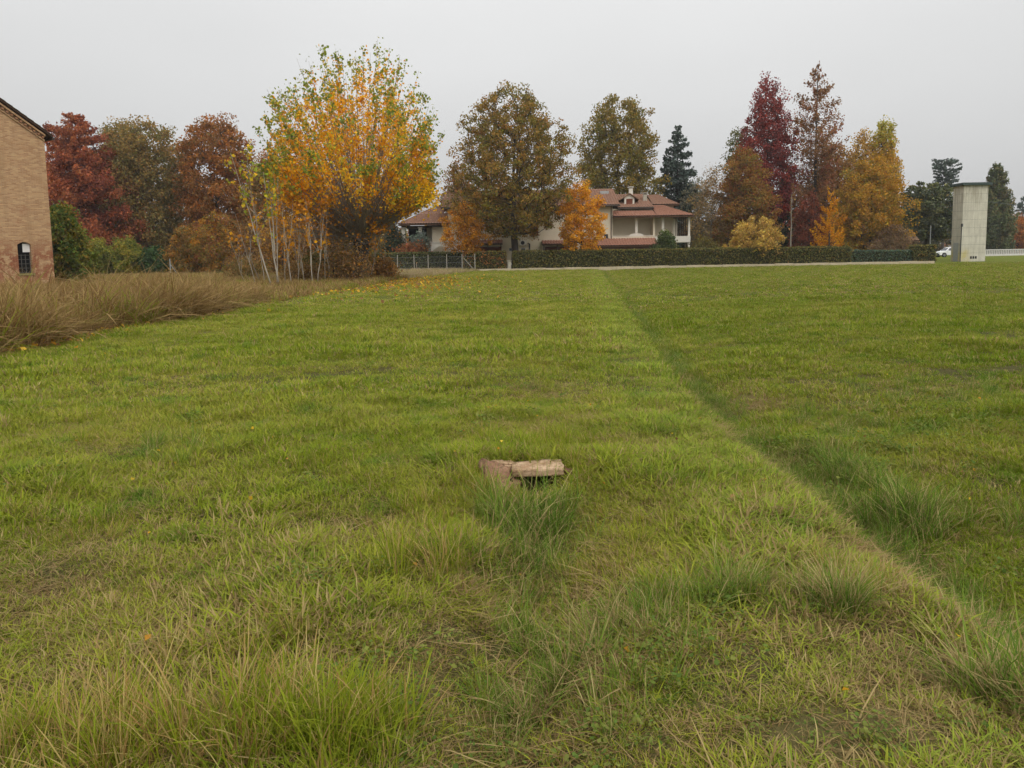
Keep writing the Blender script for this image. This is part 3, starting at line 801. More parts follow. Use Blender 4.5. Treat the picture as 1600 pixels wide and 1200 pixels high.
RED = ['#955639', '#824a36', '#a2623b', '#744336', '#905a3a']
conif_at('broad rusty red conifer with layered feathery branches behind the brick barn', 132, 92, 178,
         [(0.06, 82), (0.2, 80), (0.4, 72), (0.6, 58), (0.78, 42), (0.9, 30), (1.0, 10)], RED, 21, levels=30, per_level=12, dens=34, leaf=0.36, spread=0.2,
         vspread=0.16, droop=-0.05, upturn=0.12, trunk_r=0.5, name='bald_cypress', mat='leaf')
OLIVE = ['#75653a', '#6a6138', '#80683a', '#5f5934', '#8a6f3c']
RUST = ['#80572e', '#8c5a2d', '#74502d', '#986331', '#6c5230']
tree_at('tall olive brown oak between the red conifer and the rusty oak', 232, 96, 188, [(0.1, 30), (0.25, 58), (0.5, 62), (0.75, 56), (0.9, 44), (1.0, 16)], OLIVE, 31, n_cl=230, per=62, leaf=0.36, sig=0.75, trunk_r=0.4, name='oak_tree')
tree_at('rusty brown oak standing left of the yellow poplar', 343, 95, 184, [(0.08, 40), (0.25, 58), (0.5, 62), (0.75, 58), (0.9, 46), (1.0, 18)], RUST, 33, n_cl=230, per=62, leaf=0.36, sig=0.75, trunk_r=0.4, name='oak_tree')
tree_at('thin olive oak showing over the gap between two oaks', 200, 106, 190, [(0.3, 25), (0.6, 36), (0.85, 30), (1.0, 12)], OLIVE, 35, n_cl=110, per=50, leaf=0.38, sig=0.8, name='oak_tree')
tree_at('leafy green tree against the right corner of the brick barn', 98, 56, 322, [(0.02, 26), (0.3, 36), (0.6, 38), (0.85, 26), (1.0, 10)], ['#4c5a26', '#5c642b', '#3f4c22', '#6c6b2e', '#7a6a2c'], 37,
        n_cl=120, per=60, leaf=0.26, sig=0.42, trunk_r=0.14, bole=0.08, name='walnut_tree', flat=0.6)
YG = ['#7d7a32', '#6b6f30', '#8b7f33', '#5b622c']
def shrub(label, px, Y, ytop, halfw, pal, seed, name='shrub', **kw):
    a = dict(n_cl=60, per=60, leaf=0.26, sig=0.45, trunk_r=0.07, bole=0.05, name=name, cat='shrub', lump=0.3); a.update(kw)
    return tree_at(label, px, Y, ytop, [(0.03, halfw * 0.8), (0.3, halfw), (0.65, halfw * 0.95), (0.88, halfw * 0.6), (1.0, halfw * 0.2)], pal, seed, **a)
tree_at('dull brown tree far behind the red conifer', 168, 122, 232, [(0.05, 40), (0.5, 46), (1.0, 18)], OLIVE + RUST, 38, n_cl=90, per=50, leaf=0.42, sig=0.8)
tree_at('dull brown tree far behind the gap between the oaks', 288, 122, 226, [(0.05, 40), (0.5, 46), (1.0, 18)], RUST + OLIVE, 39, n_cl=90, per=50, leaf=0.42, sig=0.8)
tree_at('dull olive tree far behind the rusty oak', 396, 124, 248, [(0.05, 40), (0.5, 44), (1.0, 18)], OLIVE, 40, n_cl=90, per=50, leaf=0.42, sig=0.8)
shrub('yellow green shrub nearest the barn before the red conifer', 152, 84, 374, 24, YG, 41)
shrub('rounded yellow green shrub under the red conifer', 200, 84, 372, 26, YG, 42)
shrub('dark green rounded shrub beside the steel fence post', 244, 85, 388, 24, ['#35482a', '#2c3f26', '#425330'], 43)
shrub('brown and orange shrub below the rusty oak', 292, 82, 352, 30, ['#8a6230', '#74592e', '#9a6f2e', '#665a30'], 44, per=45)
shrub('tall tangled orange shrub left of the pale saplings', 338, 80, 330, 36, ['#8b6630', '#7b6a32', '#b07a28', '#6c5a30', '#7a5134'], 45, per=40)
shrub('straggling brown shrub behind the pale saplings', 395, 76, 345, 34, ['#76552f', '#6b5130', '#8a6432', '#5f4a30'], 46, per=32, n_cl=70)
shrub('grey brown tangle of twigs behind the sapling group', 440, 72, 330, 34, ['#775a36', '#6a5136', '#96702c'], 47, per=24, n_cl=80)
shrub('low dark green bush at the foot of the poplar', 505, 55, 398, 36, ['#4d4a26', '#5a5128', '#403f22', '#6b5b2a'], 48, per=55, n_cl=70, leaf=0.2)
shrub('olive bush around the stump of the poplar', 560, 52, 392, 30, ['#6c5f2c', '#7b6530', '#57522a', '#8f6a2c'], 49, per=50, n_cl=60, leaf=0.18)
shrub('brown dry bramble to the right of the poplar stump', 600, 51, 405, 16, ['#6b5232', '#7a5a34', '#86602f'], 50, per=26, n_cl=40, leaf=0.16)
shrub('low brown bramble before the pale saplings', 470, 50, 412, 30, ['#77603a', '#6a5434', '#86693a'], 51, per=22, n_cl=60, leaf=0.15)
shrub('low thicket of brown stems left of the pale saplings', 385, 58, 402, 34, ['#77603a', '#6a5434', '#86693a', '#5f5a34'], 52, per=22, n_cl=60, leaf=0.16)

tree_at('brown wooded tree behind the pale saplings', 425, 92, 238, [(0.05, 36), (0.4, 42), (0.75, 34), (1.0, 12)], RUST + OLIVE, 53, n_cl=120, per=55, leaf=0.34, sig=0.7)
tree_at('low brown tree behind the left side of the poplar', 490, 90, 292, [(0.05, 40), (0.5, 44), (1.0, 18)], RUST + OLIVE, 54, n_cl=90, per=50, leaf=0.34, sig=0.7)
tree_at('low olive tree behind the poplar stump', 560, 96, 300, [(0.05, 40), (0.5, 42), (1.0, 18)], OLIVE, 55, n_cl=90, per=50, leaf=0.34, sig=0.7)
shrub('brown twiggy bush in front of the poplar stump', 552, 47.5, 392, 28, ['#70583a', '#7a6040', '#8f6a34', '#5f5036'], 56, per=15, n_cl=70, leaf=0.15)
shrub('dark brown bush between saplings and poplar stump', 520, 48, 376, 26, ['#665436', '#70583a', '#8a6834', '#544c32'], 57, per=13, n_cl=70, leaf=0.16)

# ---- the big pollarded poplar: many straight rods fanning from one head
def poplar():
    rng = np.random.default_rng(77); Y = 50.0
    b = np.array(spot(566, Y)); root = tree_root('poplar_tree', 'large golden poplar with many rods fanning from a pollard stump', b)
    head = np.array([0, 0, 2.9])
    sil = [(-90, 3.0), (-60, 8.0), (-46, 9.7), (-34, 11.3), (-22, 12.2), (-10, 12.4), (2, 12.6), (9, 12.8), (16, 12.4), (24, 11.6), (34, 10.2), (46, 8.6), (58, 6.6), (75, 4.5), (95, 2.5)]
    sa, sl = zip(*sil)
    A, B, RA, RB, P, HF, CL = [], [], [], [], [], [], []
    k = 0
    for i in range(300):
        az = i * 2.39996 + rng.normal(0, 0.15); inc = math.radians(66) * math.sqrt((i + rng.random()) / 300)
        dx, dy = math.sin(inc) * math.cos(az), math.sin(inc) * math.sin(az)
        ang = math.degrees(math.atan2(dx, math.cos(inc)))
        base_l = np.interp(ang, sa, sl) if abs(dx) > 0.05 else np.interp(ang, sa, sl)
        depthf = 1 - 0.22 * abs(dy)
        L = base_l * depthf * (0.88 + 0.12 * rng.random())
        if rng.random() < 0.3: L *= 0.72 + 0.25 * rng.random()
        tip = head + np.array([dx * L * 0.93, dy * L * 0.93, math.cos(inc) * L])
        ctl = head + np.array([dx * L * 0.52, dy * L * 0.52, math.cos(inc) * L * 0.40])
        us = np.linspace(0, 1, 9)[:, None]
        st = head + rng.normal(0, 0.3, 3) * np.array([1, 1, 0.6])
        pts = (1 - us) ** 2 * st + 2 * us * (1 - us) * ctl + us ** 2 * tip
        pts[1:-1] += rng.normal(0, 0.05, (7, 3))
        r = np.interp(us[:, 0], [0, 1], [0.040 + 0.025 * rng.random(), 0.006])
        A.append(pts[:-1]); B.append(pts[1:]); RA.append(r[:-1]); RB.append(r[1:])
        dens = 0.55 + 0.8 * rng.random()
        for q in range(11):                                        # side twigs with their leaves
            u = 0.18 + 0.8 * rng.random() ** 0.7
            p0 = (1 - u) ** 2 * st + 2 * u * (1 - u) * ctl + u * u * tip
            tw = np.array([rng.normal(0, 0.5), rng.normal(0, 0.5), 0.55 + 0.5 * rng.random()]) * (0.75 - 0.35 * u)
            A.append(p0[None]); B.append((p0 + tw)[None]); RA.append(np.array([0.011])); RB.append(np.array([0.004]))
            full = np.interp(u, [0.15, 0.45, 0.75, 1.0], [0.04, 0.26, 0.92, 1.4]) * dens
            if dx > 0.2 and 0.35 < u < 0.75: full *= 0.45
            n = rng.poisson(13 * full)
            if n == 0: continue
            v = rng.random((n, 1)); P.append(p0 + tw * v + rng.normal(0, 0.13, (n, 3))); HF.append(np.full(n, u)); CL += [k] * n
        n = rng.poisson(46 * dens); u = 0.66 + 0.35 * rng.random((n, 1)); u = np.minimum(u, 1.0)
        P.append((1 - u) ** 2 * st + 2 * u * (1 - u) * ctl + u * u * tip + rng.normal(0, 0.15, (n, 3))); HF.append(u[:, 0]); CL += [k] * n
        k += 1
    # short low shoots round the head: orange left, yellow lobe right
    for cx, cz, sx, sz, m in ((-3.8, 6.4, 1.3, 1.2, 70), (-2.2, 3.6, 1.9, 1.4, 110), (-4.2, 3.4, 1.6, 1.3, 70), (-0.2, 2.2, 1.8, 1.2, 90), (4.0, 5.5, 0.8, 0.6, 70), (2.7, 4.9, 1.0, 0.6, 45), (1.2, 3.4, 1.0, 0.8, 40), (-0.6, 4.4, 1.4, 1.2, 50)):
        for q in range(m):
            c = np.array([cx + rng.normal(0, sx * 0.6), rng.normal(0, 1.2), cz + rng.normal(0, sz * 0.6)])
            s0 = head + (c - head) * 0.35 + rng.normal(0, 0.2, 3)
            A.append(s0[None]); B.append(c[None]); RA.append(np.array([0.016])); RB.append(np.array([0.005]))
            n = rng.poisson(17 if cx > 3 else 3.2); P.append(c + rng.normal(0, 0.26, (n, 3))); HF.append(np.full(n, -1.0 if cx > 2 else 0.3)); CL += [k] * n
        k += 1
    P = np.concatenate(P); HF = np.concatenate(HF); CL = np.array(CL); n = len(P)
    gold = pick_cols(['#f6b628', '#f0a822', '#f9c238', '#e69a22', '#f4ac24'], n, rng, CL, k)
    green = pick_cols(['#7c8632', '#6c7830', '#949032', '#626c2c'], n, rng, CL, k)
    brown = pick_cols(['#c4862c', '#a8722e', '#d89628', '#8c6630'], n, rng, CL, k)
    yel = pick_cols(['#e6b01c', '#d8a51e', '#c99a22', '#a88f28'], n, rng, CL, k)
    x = HF + rng.normal(0, 0.055, n)
    cols = np.where((x > 0.90)[:, None], green, np.where((x > 0.40)[:, None], gold, brown))
    cols = np.where((HF < -0.5)[:, None], yel, cols)
    V, F = frusta(np.concatenate(A), np.concatenate(B), np.concatenate(RA), np.concatenate(RB), 4)
    obj('branchwork', mesh_np('branchwork', V, F), MAT['bark_grey'], root, kind='stuff')
    MB().tube([(0, 0, -0.1), (0.05, 0, 0.5), (-0.05, 0, 1.6), (0, 0, 2.6), (0, 0, 3.1)], [0.62, 0.46, 0.40, 0.55, 0.35], 10).build('trunk', MAT['bark_dark'], root, smooth=True)
    obj('crown', leaf_mesh('crown', P, 0.155, cols, rng, aspect=0.95), MAT['leaf'], root, kind='stuff')
poplar()

def sapling(label, px, Y, ytop, lean_px, seed, pal, leaves=60, r=0.045, bark='bark_pale', name='poplar_sapling', fork=2, group=None, lo=0.55, leaf=0.2, twigs=14):
    rng = np.random.default_rng(seed); b = spot(px, Y); root = tree_root(name, label, b, group, 'sapling')
    H = hgt(px, ytop, Y) - b[2]; lx = wid(lean_px, Y)
    A, B, RA, RB, P = [], [], [], [], []
    def stem(p0, p1, r0):
        us = np.linspace(0, 1, 8)[:, None]; pts = p0 + (p1 - p0) * us + rng.normal(0, 0.03, (8, 3)) * np.minimum(us * 4, 1)
        return pts, r0
    main, _ = stem(np.array([0, 0, -0.05]), np.array([lx, rng.normal(0, 0.3), H]), r)
    MB().tube([tuple(p) for p in main], [r * (1 - 0.85 * i / 7) for i in range(8)], 6).build('trunk', MAT[bark], root, smooth=True)
    forks = [main]
    for q in range(fork):
        u = 0.15 + 0.25 * rng.random(); p0 = main[0] + (main[-1] - main[0]) * u
        p1 = p0 + np.array([rng.normal(0, 0.16), rng.normal(0, 0.16), 1]) * (H * (0.45 + 0.3 * rng.random())); pts, _ = stem(p0, p1, r)
        A.append(pts[:-1]); B.append(pts[1:]); rr = np.linspace(r * 0.6, 0.006, 8); RA.append(rr[:-1]); RB.append(rr[1:]); forks.append(pts)
    for q in range(twigs):
        m = forks[rng.integers(0, len(forks))]; u = 0.3 + 0.68 * rng.random(); i = int(u * 6.99); p0 = m[i] + (m[i + 1] - m[i]) * rng.random()
        d = np.array([rng.normal(0, 0.6), rng.normal(0, 0.6), 0.9]) * (0.3 + 0.5 * rng.random()) * H / 6
        A.append(p0[None]); B.append((p0 + d)[None]); RA.append(np.array([0.012])); RB.append(np.array([0.004]))
        n = rng.poisson(leaves / twigs * (2 if u > lo else 0.35)); P.append(p0 + d * rng.random((n, 1)) * 1.05 + rng.normal(0, 0.14, (n, 3)))
    V, F = frusta(np.concatenate(A), np.concatenate(B), np.concatenate(RA), np.concatenate(RB), 4)
    obj('branchwork', mesh_np('branchwork', V, F), MAT[bark], root, kind='stuff')
    P = np.concatenate(P)
    if len(P): obj('crown', leaf_mesh('crown', P, leaf, pick_cols(pal, len(P), rng), rng, aspect=0.9), MAT['leaf'], root, kind='stuff')
    return root
GY = ['#c9a32a', '#a8992c', '#d9a828', '#8d8f2e', '#7a862c']
GO = ['#c98c22', '#b0782a', '#d99a20', '#96682c']
sapling('pale stemmed sapling leaning left, leftmost of the sapling group', 423, 43, 240, -52, 61, GY, 150, r=0.048, fork=1, lo=0.6, twigs=26)
sapling('tallest pale sapling with a forked white stem', 434, 43.5, 268, -14, 62, GY, 80, r=0.052, fork=3)
sapling('slim pale sapling just right of the forked one', 430, 44, 276, 8, 63, GO, 70, r=0.042)
sapling('thin grey sapling in the middle of the group', 453, 44, 322, -8, 64, GO, 50, r=0.036)
sapling('twin stemmed grey sapling nearest the poplar', 487, 44, 316, -2, 65, GO, 70, r=0.036, fork=3)
sapling('short leafy sapling close to the poplar stump', 494, 44.5, 300, 18, 66, GO, 90, r=0.032)
sapling('leaning grey shoot right of the poplar stump', 574, 49, 330, 34, 67, GO, 70, r=0.03, bark='bark_grey')
for i, (px, ln, yt) in enumerate(((398, -26, 330), (412, -14, 300), (444, 6, 318), (463, 10, 340), (474, -10, 326), (506, 12, 330), (515, -6, 345), (382, -20, 362))):
    sapling(['thin bare shoot furthest left of the sapling thicket but one', 'thin bare shoot leaning left beside the leaning sapling', 'thin bare shoot right of the forked sapling', 'short thin shoot in the middle of the thicket',
             'thin shoot leaning left before the twin stemmed sapling', 'thin shoot leaning right near the poplar stump', 'short shoot closest to the poplar stump', 'lowest shoot at the far left of the sapling thicket'][i],
            px, 45 + 0.4 * i, yt, ln, 120 + i, GO, 26, r=0.024, fork=2, twigs=12, group='shoots in the sapling thicket')
sapling('bare brown shoots left of the pale saplings', 405, 52, 345, -40, 68, ['#8a6632', '#6f5a34'], 30, r=0.03, bark='bark_grey', fork=3)

# ---- round the house
OAK = ['#7b6330', '#6e5d2e', '#866a33', '#5f5a2c', '#8a6730', '#70672f']
tree_at('largest round brown oak with a dark trunk before the cream house', 804, 82, 134, [(0.19, 40), (0.28, 84), (0.40, 97), (0.58, 96), (0.75, 84), (0.88, 60), (0.96, 36), (1.0, 14)], OAK, 71,
        n_cl=480, per=46, leaf=0.27, sig=0.52, trunk_r=0.42, bole=0.15, name='oak_tree', shell=0.5, lump=0.07)
tree_at('tall olive oak rising behind the tiled house roof', 968, 106, 151, [(0.15, 30), (0.3, 62), (0.5, 66), (0.72, 62), (0.88, 50), (0.96, 32), (1.0, 14)], ['#77652f', '#6a602c', '#80692f', '#5c582a'], 73,
        n_cl=300, per=50, leaf=0.36, sig=0.75, trunk_r=0.4, name='oak_tree', lump=0.15)
conif_at('dark blue green cedar behind the right end of the house', 1058, 108, 194, [(0.08, 40), (0.25, 40), (0.5, 32), (0.75, 19), (0.9, 10), (1.0, 2)], ['#4a544c', '#414b45', '#566058', '#3b443f'], 75, levels=30, per_level=10, dens=32, leaf=0.42, spread=0.2, vspread=0.14, droop=-0.1, upturn=0.14, name='cedar_tree')
ORG = ['#dc9c24', '#cf8f24', '#e4aa30', '#c08828', '#d8a034']
tree_at('bright orange small tree in front of the cream wall', 908, 80, 282, [(0.2, 32), (0.36, 43), (0.6, 42), (0.8, 34), (0.92, 20), (1.0, 8)], ORG, 77, n_cl=130, per=62, leaf=0.2, sig=0.34, trunk_r=0.14, bole=0.22, name='maple_tree', shell=0.4, flat=0.8)
tree_at('smaller orange tree below the big oak, left', 728, 80, 318, [(0.3, 34), (0.5, 42), (0.75, 36), (1.0, 12)], ['#bf842a', '#af762a', '#cd922a', '#946e2e'], 78, n_cl=85, per=52, leaf=0.2, sig=0.36, trunk_r=0.15, bole=0.3, name='maple_tree', shell=0.4, flat=0.8)
tree_at('brown leafed tree filling in left of the big oak', 722, 94, 250, [(0.3, 26), (0.6, 34), (0.85, 24), (1.0, 8)], ['#75532c', '#6a5a2e', '#7f5a36'], 79, n_cl=70, per=42, leaf=0.3, sig=0.6, name='broadleaf_tree')
BUFF = ['#8c7650', '#7d6a48', '#98805a', '#6d5c40', '#a08250']
tree_at('pale brown half bare weeping tree right of the house', 1112, 100, 262, [(0.05, 34), (0.3, 42), (0.6, 34), (0.85, 22), (1.0, 10)], BUFF, 81, n_cl=150, per=26, leaf=0.26, sig=0.6, trunk_r=0.16, bole=0.06, bark='bark_grey')
tree_at('grey twiggy tree between cedar and brown tree', 1090, 104, 280, [(0.1, 24), (0.4, 32), (0.75, 28), (1.0, 12)], ['#77745e', '#6a664f', '#85806a'], 82, n_cl=110, per=24, leaf=0.24, sig=0.55, trunk_r=0.15, bark='bark_grey')
tree_at('brown and olive tree left of the crimson tree', 1160, 98, 232, [(0.08, 36), (0.3, 50), (0.55, 46), (0.8, 34), (1.0, 12)], ['#77582a', '#6b5c2c', '#86622e', '#7b4e2a'], 83, n_cl=190, per=54, leaf=0.32, sig=0.62)
tree_at('dark green tree top peering out behind the crimson tree', 1152, 112, 200, [(0.4, 18), (0.8, 20), (1.0, 9)], ['#5c5a32', '#4f5030'], 84, n_cl=50, per=44, leaf=0.34, sig=0.6)
tree_at('tall crimson tree with a pointed crown', 1196, 104, 122, [(0.25, 36), (0.4, 48), (0.55, 46), (0.72, 36), (0.87, 26), (0.95, 17), (1.0, 6)], ['#7a3833', '#6c3230', '#884036', '#5e302e'], 85, n_cl=260, per=50, leaf=0.32, sig=0.55, trunk_r=0.3, bole=0.2, zsq=1.15, name='sweetgum_tree')
tree_at('dark understorey tree below the crimson tree', 1208, 106, 300, [(0.03, 40), (0.4, 46), (0.8, 34), (1.0, 12)], ['#363a24', '#41412a', '#2d3222'], 86, n_cl=110, per=50, leaf=0.36, sig=0.65)
conif_at('very tall thin brown conifer with gaps in its crown', 1271, 102, 99, [(0.08, 28), (0.3, 40), (0.5, 42), (0.65, 36), (0.8, 28), (0.92, 13), (1.0, 2)], ['#7d5c3a', '#6e5236', '#8a6640', '#84543a'], 87, levels=34, per_level=7, dens=22, leaf=0.34, spread=0.14, vspread=0.22, droop=0.1, upturn=0.12, name='dawn_redwood', mat='leaf', clump=0.05)
tree_at('reddish brown small tree at the foot of the tall thin conifer', 1262, 96, 305, [(0.02, 26), (0.4, 30), (0.8, 20), (1.0, 8)], ['#6c3a2a', '#7a4430', '#5f3628'], 88, n_cl=70, per=50, leaf=0.28, sig=0.45)
tree_at('brown orange oak between the thin conifer and the yellow poplar', 1300, 105, 226, [(0.15, 30), (0.4, 46), (0.7, 44), (0.9, 28), (1.0, 10)], ['#7a5a2b', '#86642c', '#6a562c', '#8f6a2a'], 89, n_cl=160, per=44, leaf=0.34, sig=0.68)
tree_at('pale yellow bushy magnolia leaning over the hedge', 1182, 80, 340, [(0.25, 40), (0.5, 47), (0.8, 36), (1.0, 14)], ['#c0a050', '#ac8c4a', '#cfae5c', '#967c44', '#b89848'], 90, n_cl=80, per=26, leaf=0.31, sig=0.34, trunk_r=0.09, bole=0.15, name='magnolia_tree', flat=0.5)
sapling('bare young tree with a straight pale trunk behind the hedge', 1235, 84, 305, 0, 91, ['#8a6a3c'], 16, r=0.11, bark='bark_grey', name='young_tree', fork=0, twigs=18)
conif_at('bright yellow young ginkgo behind the hedge', 1295, 82, 296, [(0.12, 20), (0.35, 24), (0.6, 17), (0.8, 11), (1.0, 2)], ['#d99a18', '#cf8f1a', '#e4a822', '#c4851e'], 92, levels=15, per_level=6, dens=58, leaf=0.17, spread=0.08, vspread=0.13, droop=0.28, upturn=0.25, name='ginkgo_tree', mat='leaf', trunk_r=0.1)
PY = ['#b8902e', '#c89a32', '#a68530', '#cfa63c']
tree_at('yellow green columnar poplar rising over the big ochre tree', 1376, 114, 190, [(0.35, 20), (0.6, 23), (0.85, 20), (1.0, 9)], PY, 93, n_cl=130, per=44, leaf=0.34, sig=0.5, zsq=1.5, hi_pal=['#a09a38', '#948f36', '#b4a03c'], name='poplar_tree')
tree_at('slim yellow poplar left of the columnar poplar', 1340, 114, 206, [(0.4, 12), (0.7, 15), (0.9, 12), (1.0, 5)], ['#b08c3c', '#a07c38', '#c09a48'], 94, n_cl=60, per=36, leaf=0.34, sig=0.5, zsq=1.5, name='poplar_tree')
tree_at('big ochre and green round tree before the columnar poplar', 1360, 92, 246, [(0.05, 34), (0.2, 54), (0.4, 60), (0.6, 52), (0.8, 42), (1.0, 14)], ['#a27c2e', '#8a702a', '#b4882e', '#74662a', '#a87c2e'], 95, n_cl=240, per=54, leaf=0.3, sig=0.6)
tree_at('bare reddish brown shrub left of the dark pine', 1395, 88, 352, [(0.05, 26), (0.5, 32), (1.0, 12)], ['#6e5a42', '#78624a', '#62503c'], 96, n_cl=80, per=30, leaf=0.22, sig=0.45, trunk_r=0.07, bole=0.05, cat='shrub', name='shrub')
tree_at('broad dark pine with flat crown left of the concrete tower', 1447, 104, 286, [(0.28, 40), (0.5, 46), (0.75, 40), (0.92, 26), (1.0, 12)], ['#4c4f34', '#434834', '#595936', '#3b4032'], 97, n_cl=150, per=56, leaf=0.4, sig=0.65, bole=0.3, trunk_r=0.3, name='pine_tree', mat='needle', zsq=0.5)
conif_at('tufted dark spiky conifer top rising above the pine', 1472, 142, 246, [(0.66, 12), (0.8, 15), (0.9, 18), (0.97, 20), (1.0, 14)], ['#4c5550', '#434c48', '#555e56'], 98, levels=14, per_level=11, dens=16, leaf=0.42, spread=0.06, vspread=0.09, droop=-0.28, upturn=0.3, name='monkey_puzzle')
conif_at('dark green column shaped cypress just right of the concrete tower', 1551, 146, 258, [(0.02, 26), (0.2, 28), (0.45, 24), (0.7, 15), (0.9, 10), (1.0, 3)], ['#50583a', '#474e36', '#5b6040', '#665c3a'], 99, levels=44, per_level=9, dens=34, leaf=0.42, spread=0.24, vspread=0.24, droop=0.25, upturn=0.15, name='cypress_tree')
tree_at('orange brown tree at the right edge beyond the white fence', 1588, 150, 336, [(0.05, 24), (0.4, 32), (0.8, 22), (1.0, 8)], ['#96602f', '#84582f', '#a36a30'], 101, n_cl=90, per=40, leaf=0.42, sig=0.8)
conif_at('small far conifer at the right edge of the view', 1594, 165, 304, [(0.3, 14), (0.6, 10), (1.0, 2)], ['#5a6560', '#4f5a56'], 102, levels=16, per_level=6, dens=16, leaf=0.6, name='conifer')
tree_at('orange brown tree just outside the right edge', 1640, 150, 330, [(0.05, 28), (0.4, 34), (0.8, 24), (1.0, 8)], ['#96602f', '#84582f', '#75602f'], 103, n_cl=80, per=40, leaf=0.42, sig=0.8)
tree_at('dark tree filling behind pine and tower', 1432, 150, 322, [(0.02, 40), (0.5, 46), (1.0, 20)], ['#3a3a2a', '#33352a', '#4a4030'], 104, n_cl=90, per=50, leaf=0.45, sig=0.8)
shrub('round dark green bush before the balcony of the house', 1040, 83, 362, 17, ['#46502f', '#3b462a', '#525a34'], 105, n_cl=50)
shrub('rusty shrub behind the hedge at the left porch', 646, 86.6, 378, 24, ['#855036', '#785036', '#90603a', '#6f5a3a'], 106, n_cl=50)
shrub('blue grey rounded bush on the left porch', 657, 87, 364, 12, ['#646e62', '#5a645a', '#727a6e'], 107, n_cl=36)
shrub('dark evergreen bush left of the porch column', 616, 88, 352, 14, ['#33382a', '#3e4430', '#2b3026'], 108, n_cl=44)
shrub('olive bush right of the house corner', 1098, 86, 372, 20, ['#57502c', '#64592e', '#4a472a'], 109, n_cl=50)

# a far wood closes the view between the trunks
def far_wood():
    rng = np.random.default_rng(5); n = 42000
    X = -230 + 460 * rng.random(n); Yd = 185 + 45 * rng.random(n)
    top = 5.5 + 3.0 * hash_noise(X, Yd, 14, 3) + 2.5 * hash_noise(X, Yd, 5, 4)
    Z = top * rng.random(n) ** 0.7
    cols = pick_cols(['#6c5a38', '#5b5436', '#7a6038', '#4f4f38', '#6a4c38'], n, rng)
    tone = hash_noise(X, Yd, 11, 8)[:, None]; cols = cols * (0.75 + 0.5 * tone)
    o = obj('far_wood', leaf_mesh('far_wood', np.column_stack([X, Yd, Z]), 1.1, cols, rng), MAT['leaf'], kind='stuff')
    tag(o, 'distant mixed autumn wood closing the view behind the gardens', 'wood')
far_wood()

# fallen leaves
def fallen():
    rng = np.random.default_rng(9)
    n = 2600; a = rng.normal(0, 1, (n, 2)); xy = np.column_stack([-8.0 + a[:, 0] * 3.0, 46 + a[:, 1] * 7.0])
    n2 = 420; y = 12 + 22 * rng.random(n2); xy2 = np.column_stack([-9.2 + rng.normal(0, 0.35, n2), y])
    n4 = 260; xy4 = np.column_stack([-9.4 + rng.normal(0, 0.4, n4), 14.5 + rng.normal(0, 1.2, n4)])
    n3 = 420; xy3 = wedge(n3, 2.2, 30, rng, power=1.3)
    xy = np.concatenate([xy, xy2, xy4, xy3]); z = terrain(xy[:, 0], xy[:, 1]) + 0.05 + 0.05 * rng.random(len(xy))
    sz = np.where(np.arange(len(xy)) < n, 0.13, 0.085); sz = np.where(np.arange(len(xy)) >= n + n2 + n4, 0.026, sz)
    o = obj('fallen_leaves', leaf_mesh('fallen_leaves', np.column_stack([xy, z]), sz, pick_cols(['#c4982e', '#ac8030', '#8c6434', '#cca640', '#74543a'], len(xy), rng), rng, aspect=0.9, flat=1.6), MAT['leaf'], kind='stuff')
    tag(o, 'yellow fallen leaves strewn under the poplar and along the reeds', 'leaves')
fallen()

# ------------------------------------------------------------------ hedges, kerb, fences
def hedge(name, label, x0, x1, y, depth, h0, h1, pal, seed, dens=95, leaf=0.17, core='#3a3a26'):
    rng = np.random.default_rng(seed); L = x1 - x0
    root = thing(name, label, 'hedge', (x0, y, 0))
    n = int(dens * L * (1.7 + depth))
    u = rng.random(n); X = u * L; top = h0 + (h1 - h0) * u + 0.10 * (hash_noise(X + x0, X * 0, 1.3, seed) - 0.5)
    face = rng.random(n)
    pf = 0.60
    Yl = np.where(face < pf, -np.abs(rng.normal(0, 0.07, n)) + 0.05, rng.random(n) * depth)
    Zl = np.where(face < pf, 0.16 + rng.random(n) * (top - 0.16), top - 0.05 + np.abs(rng.normal(0, 0.045, n)))
    b = face > 0.92
    Yl = np.where(b, depth + rng.normal(0, 0.05, n), Yl); Zl = np.where(b, 0.16 + rng.random(n) * (top - 0.2), Zl)
    Yl += 0.10 * (hash_noise(X + x0, Zl * 1.7 + 9, 0.8, seed + 1) - 0.5)
    for e in (0, L):
        m = int(dens * depth * 1.8); X = np.append(X, np.full(m, e) + rng.normal(0, 0.05, m)); Yl = np.append(Yl, rng.random(m) * depth); Zl = np.append(Zl, 0.16 + rng.random(m) * ((h0 if e == 0 else h1) - 0.2))
    n = len(X); patch = hash_noise(X + x0, Zl * 2, 1.6, seed + 2)
    cols = pick_cols(pal, n, rng, (patch * 5.99).astype(int), 6, 0.2, 0.55)
    obj('foliage', leaf_mesh('foliage', np.column_stack([X, Yl, Zl]), leaf, cols, rng), MAT['leaf'], root, kind='stuff')
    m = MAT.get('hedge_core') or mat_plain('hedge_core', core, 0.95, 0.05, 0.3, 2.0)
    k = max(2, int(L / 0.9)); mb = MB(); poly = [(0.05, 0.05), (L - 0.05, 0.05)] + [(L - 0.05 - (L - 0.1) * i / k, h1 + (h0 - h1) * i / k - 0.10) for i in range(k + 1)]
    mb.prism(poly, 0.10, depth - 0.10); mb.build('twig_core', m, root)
    return root
HB = ['#5f5a30', '#54522e', '#6c6033', '#786438', '#4c4e2c']
HR = ['#746036', '#845f38', '#625a34', '#90623a']
HY = 78.0
def hz(px, py, Y=HY): return at(px, py, Y).z
def hx(px, Y=HY): return at(px, 400, Y).x
hedge('clipped_hedge', 'long dark clipped hedge in front of the cream house', hx(802), hx(1330), HY, 1.1, hz(810, 392), hz(1330, 385), HB, 1)
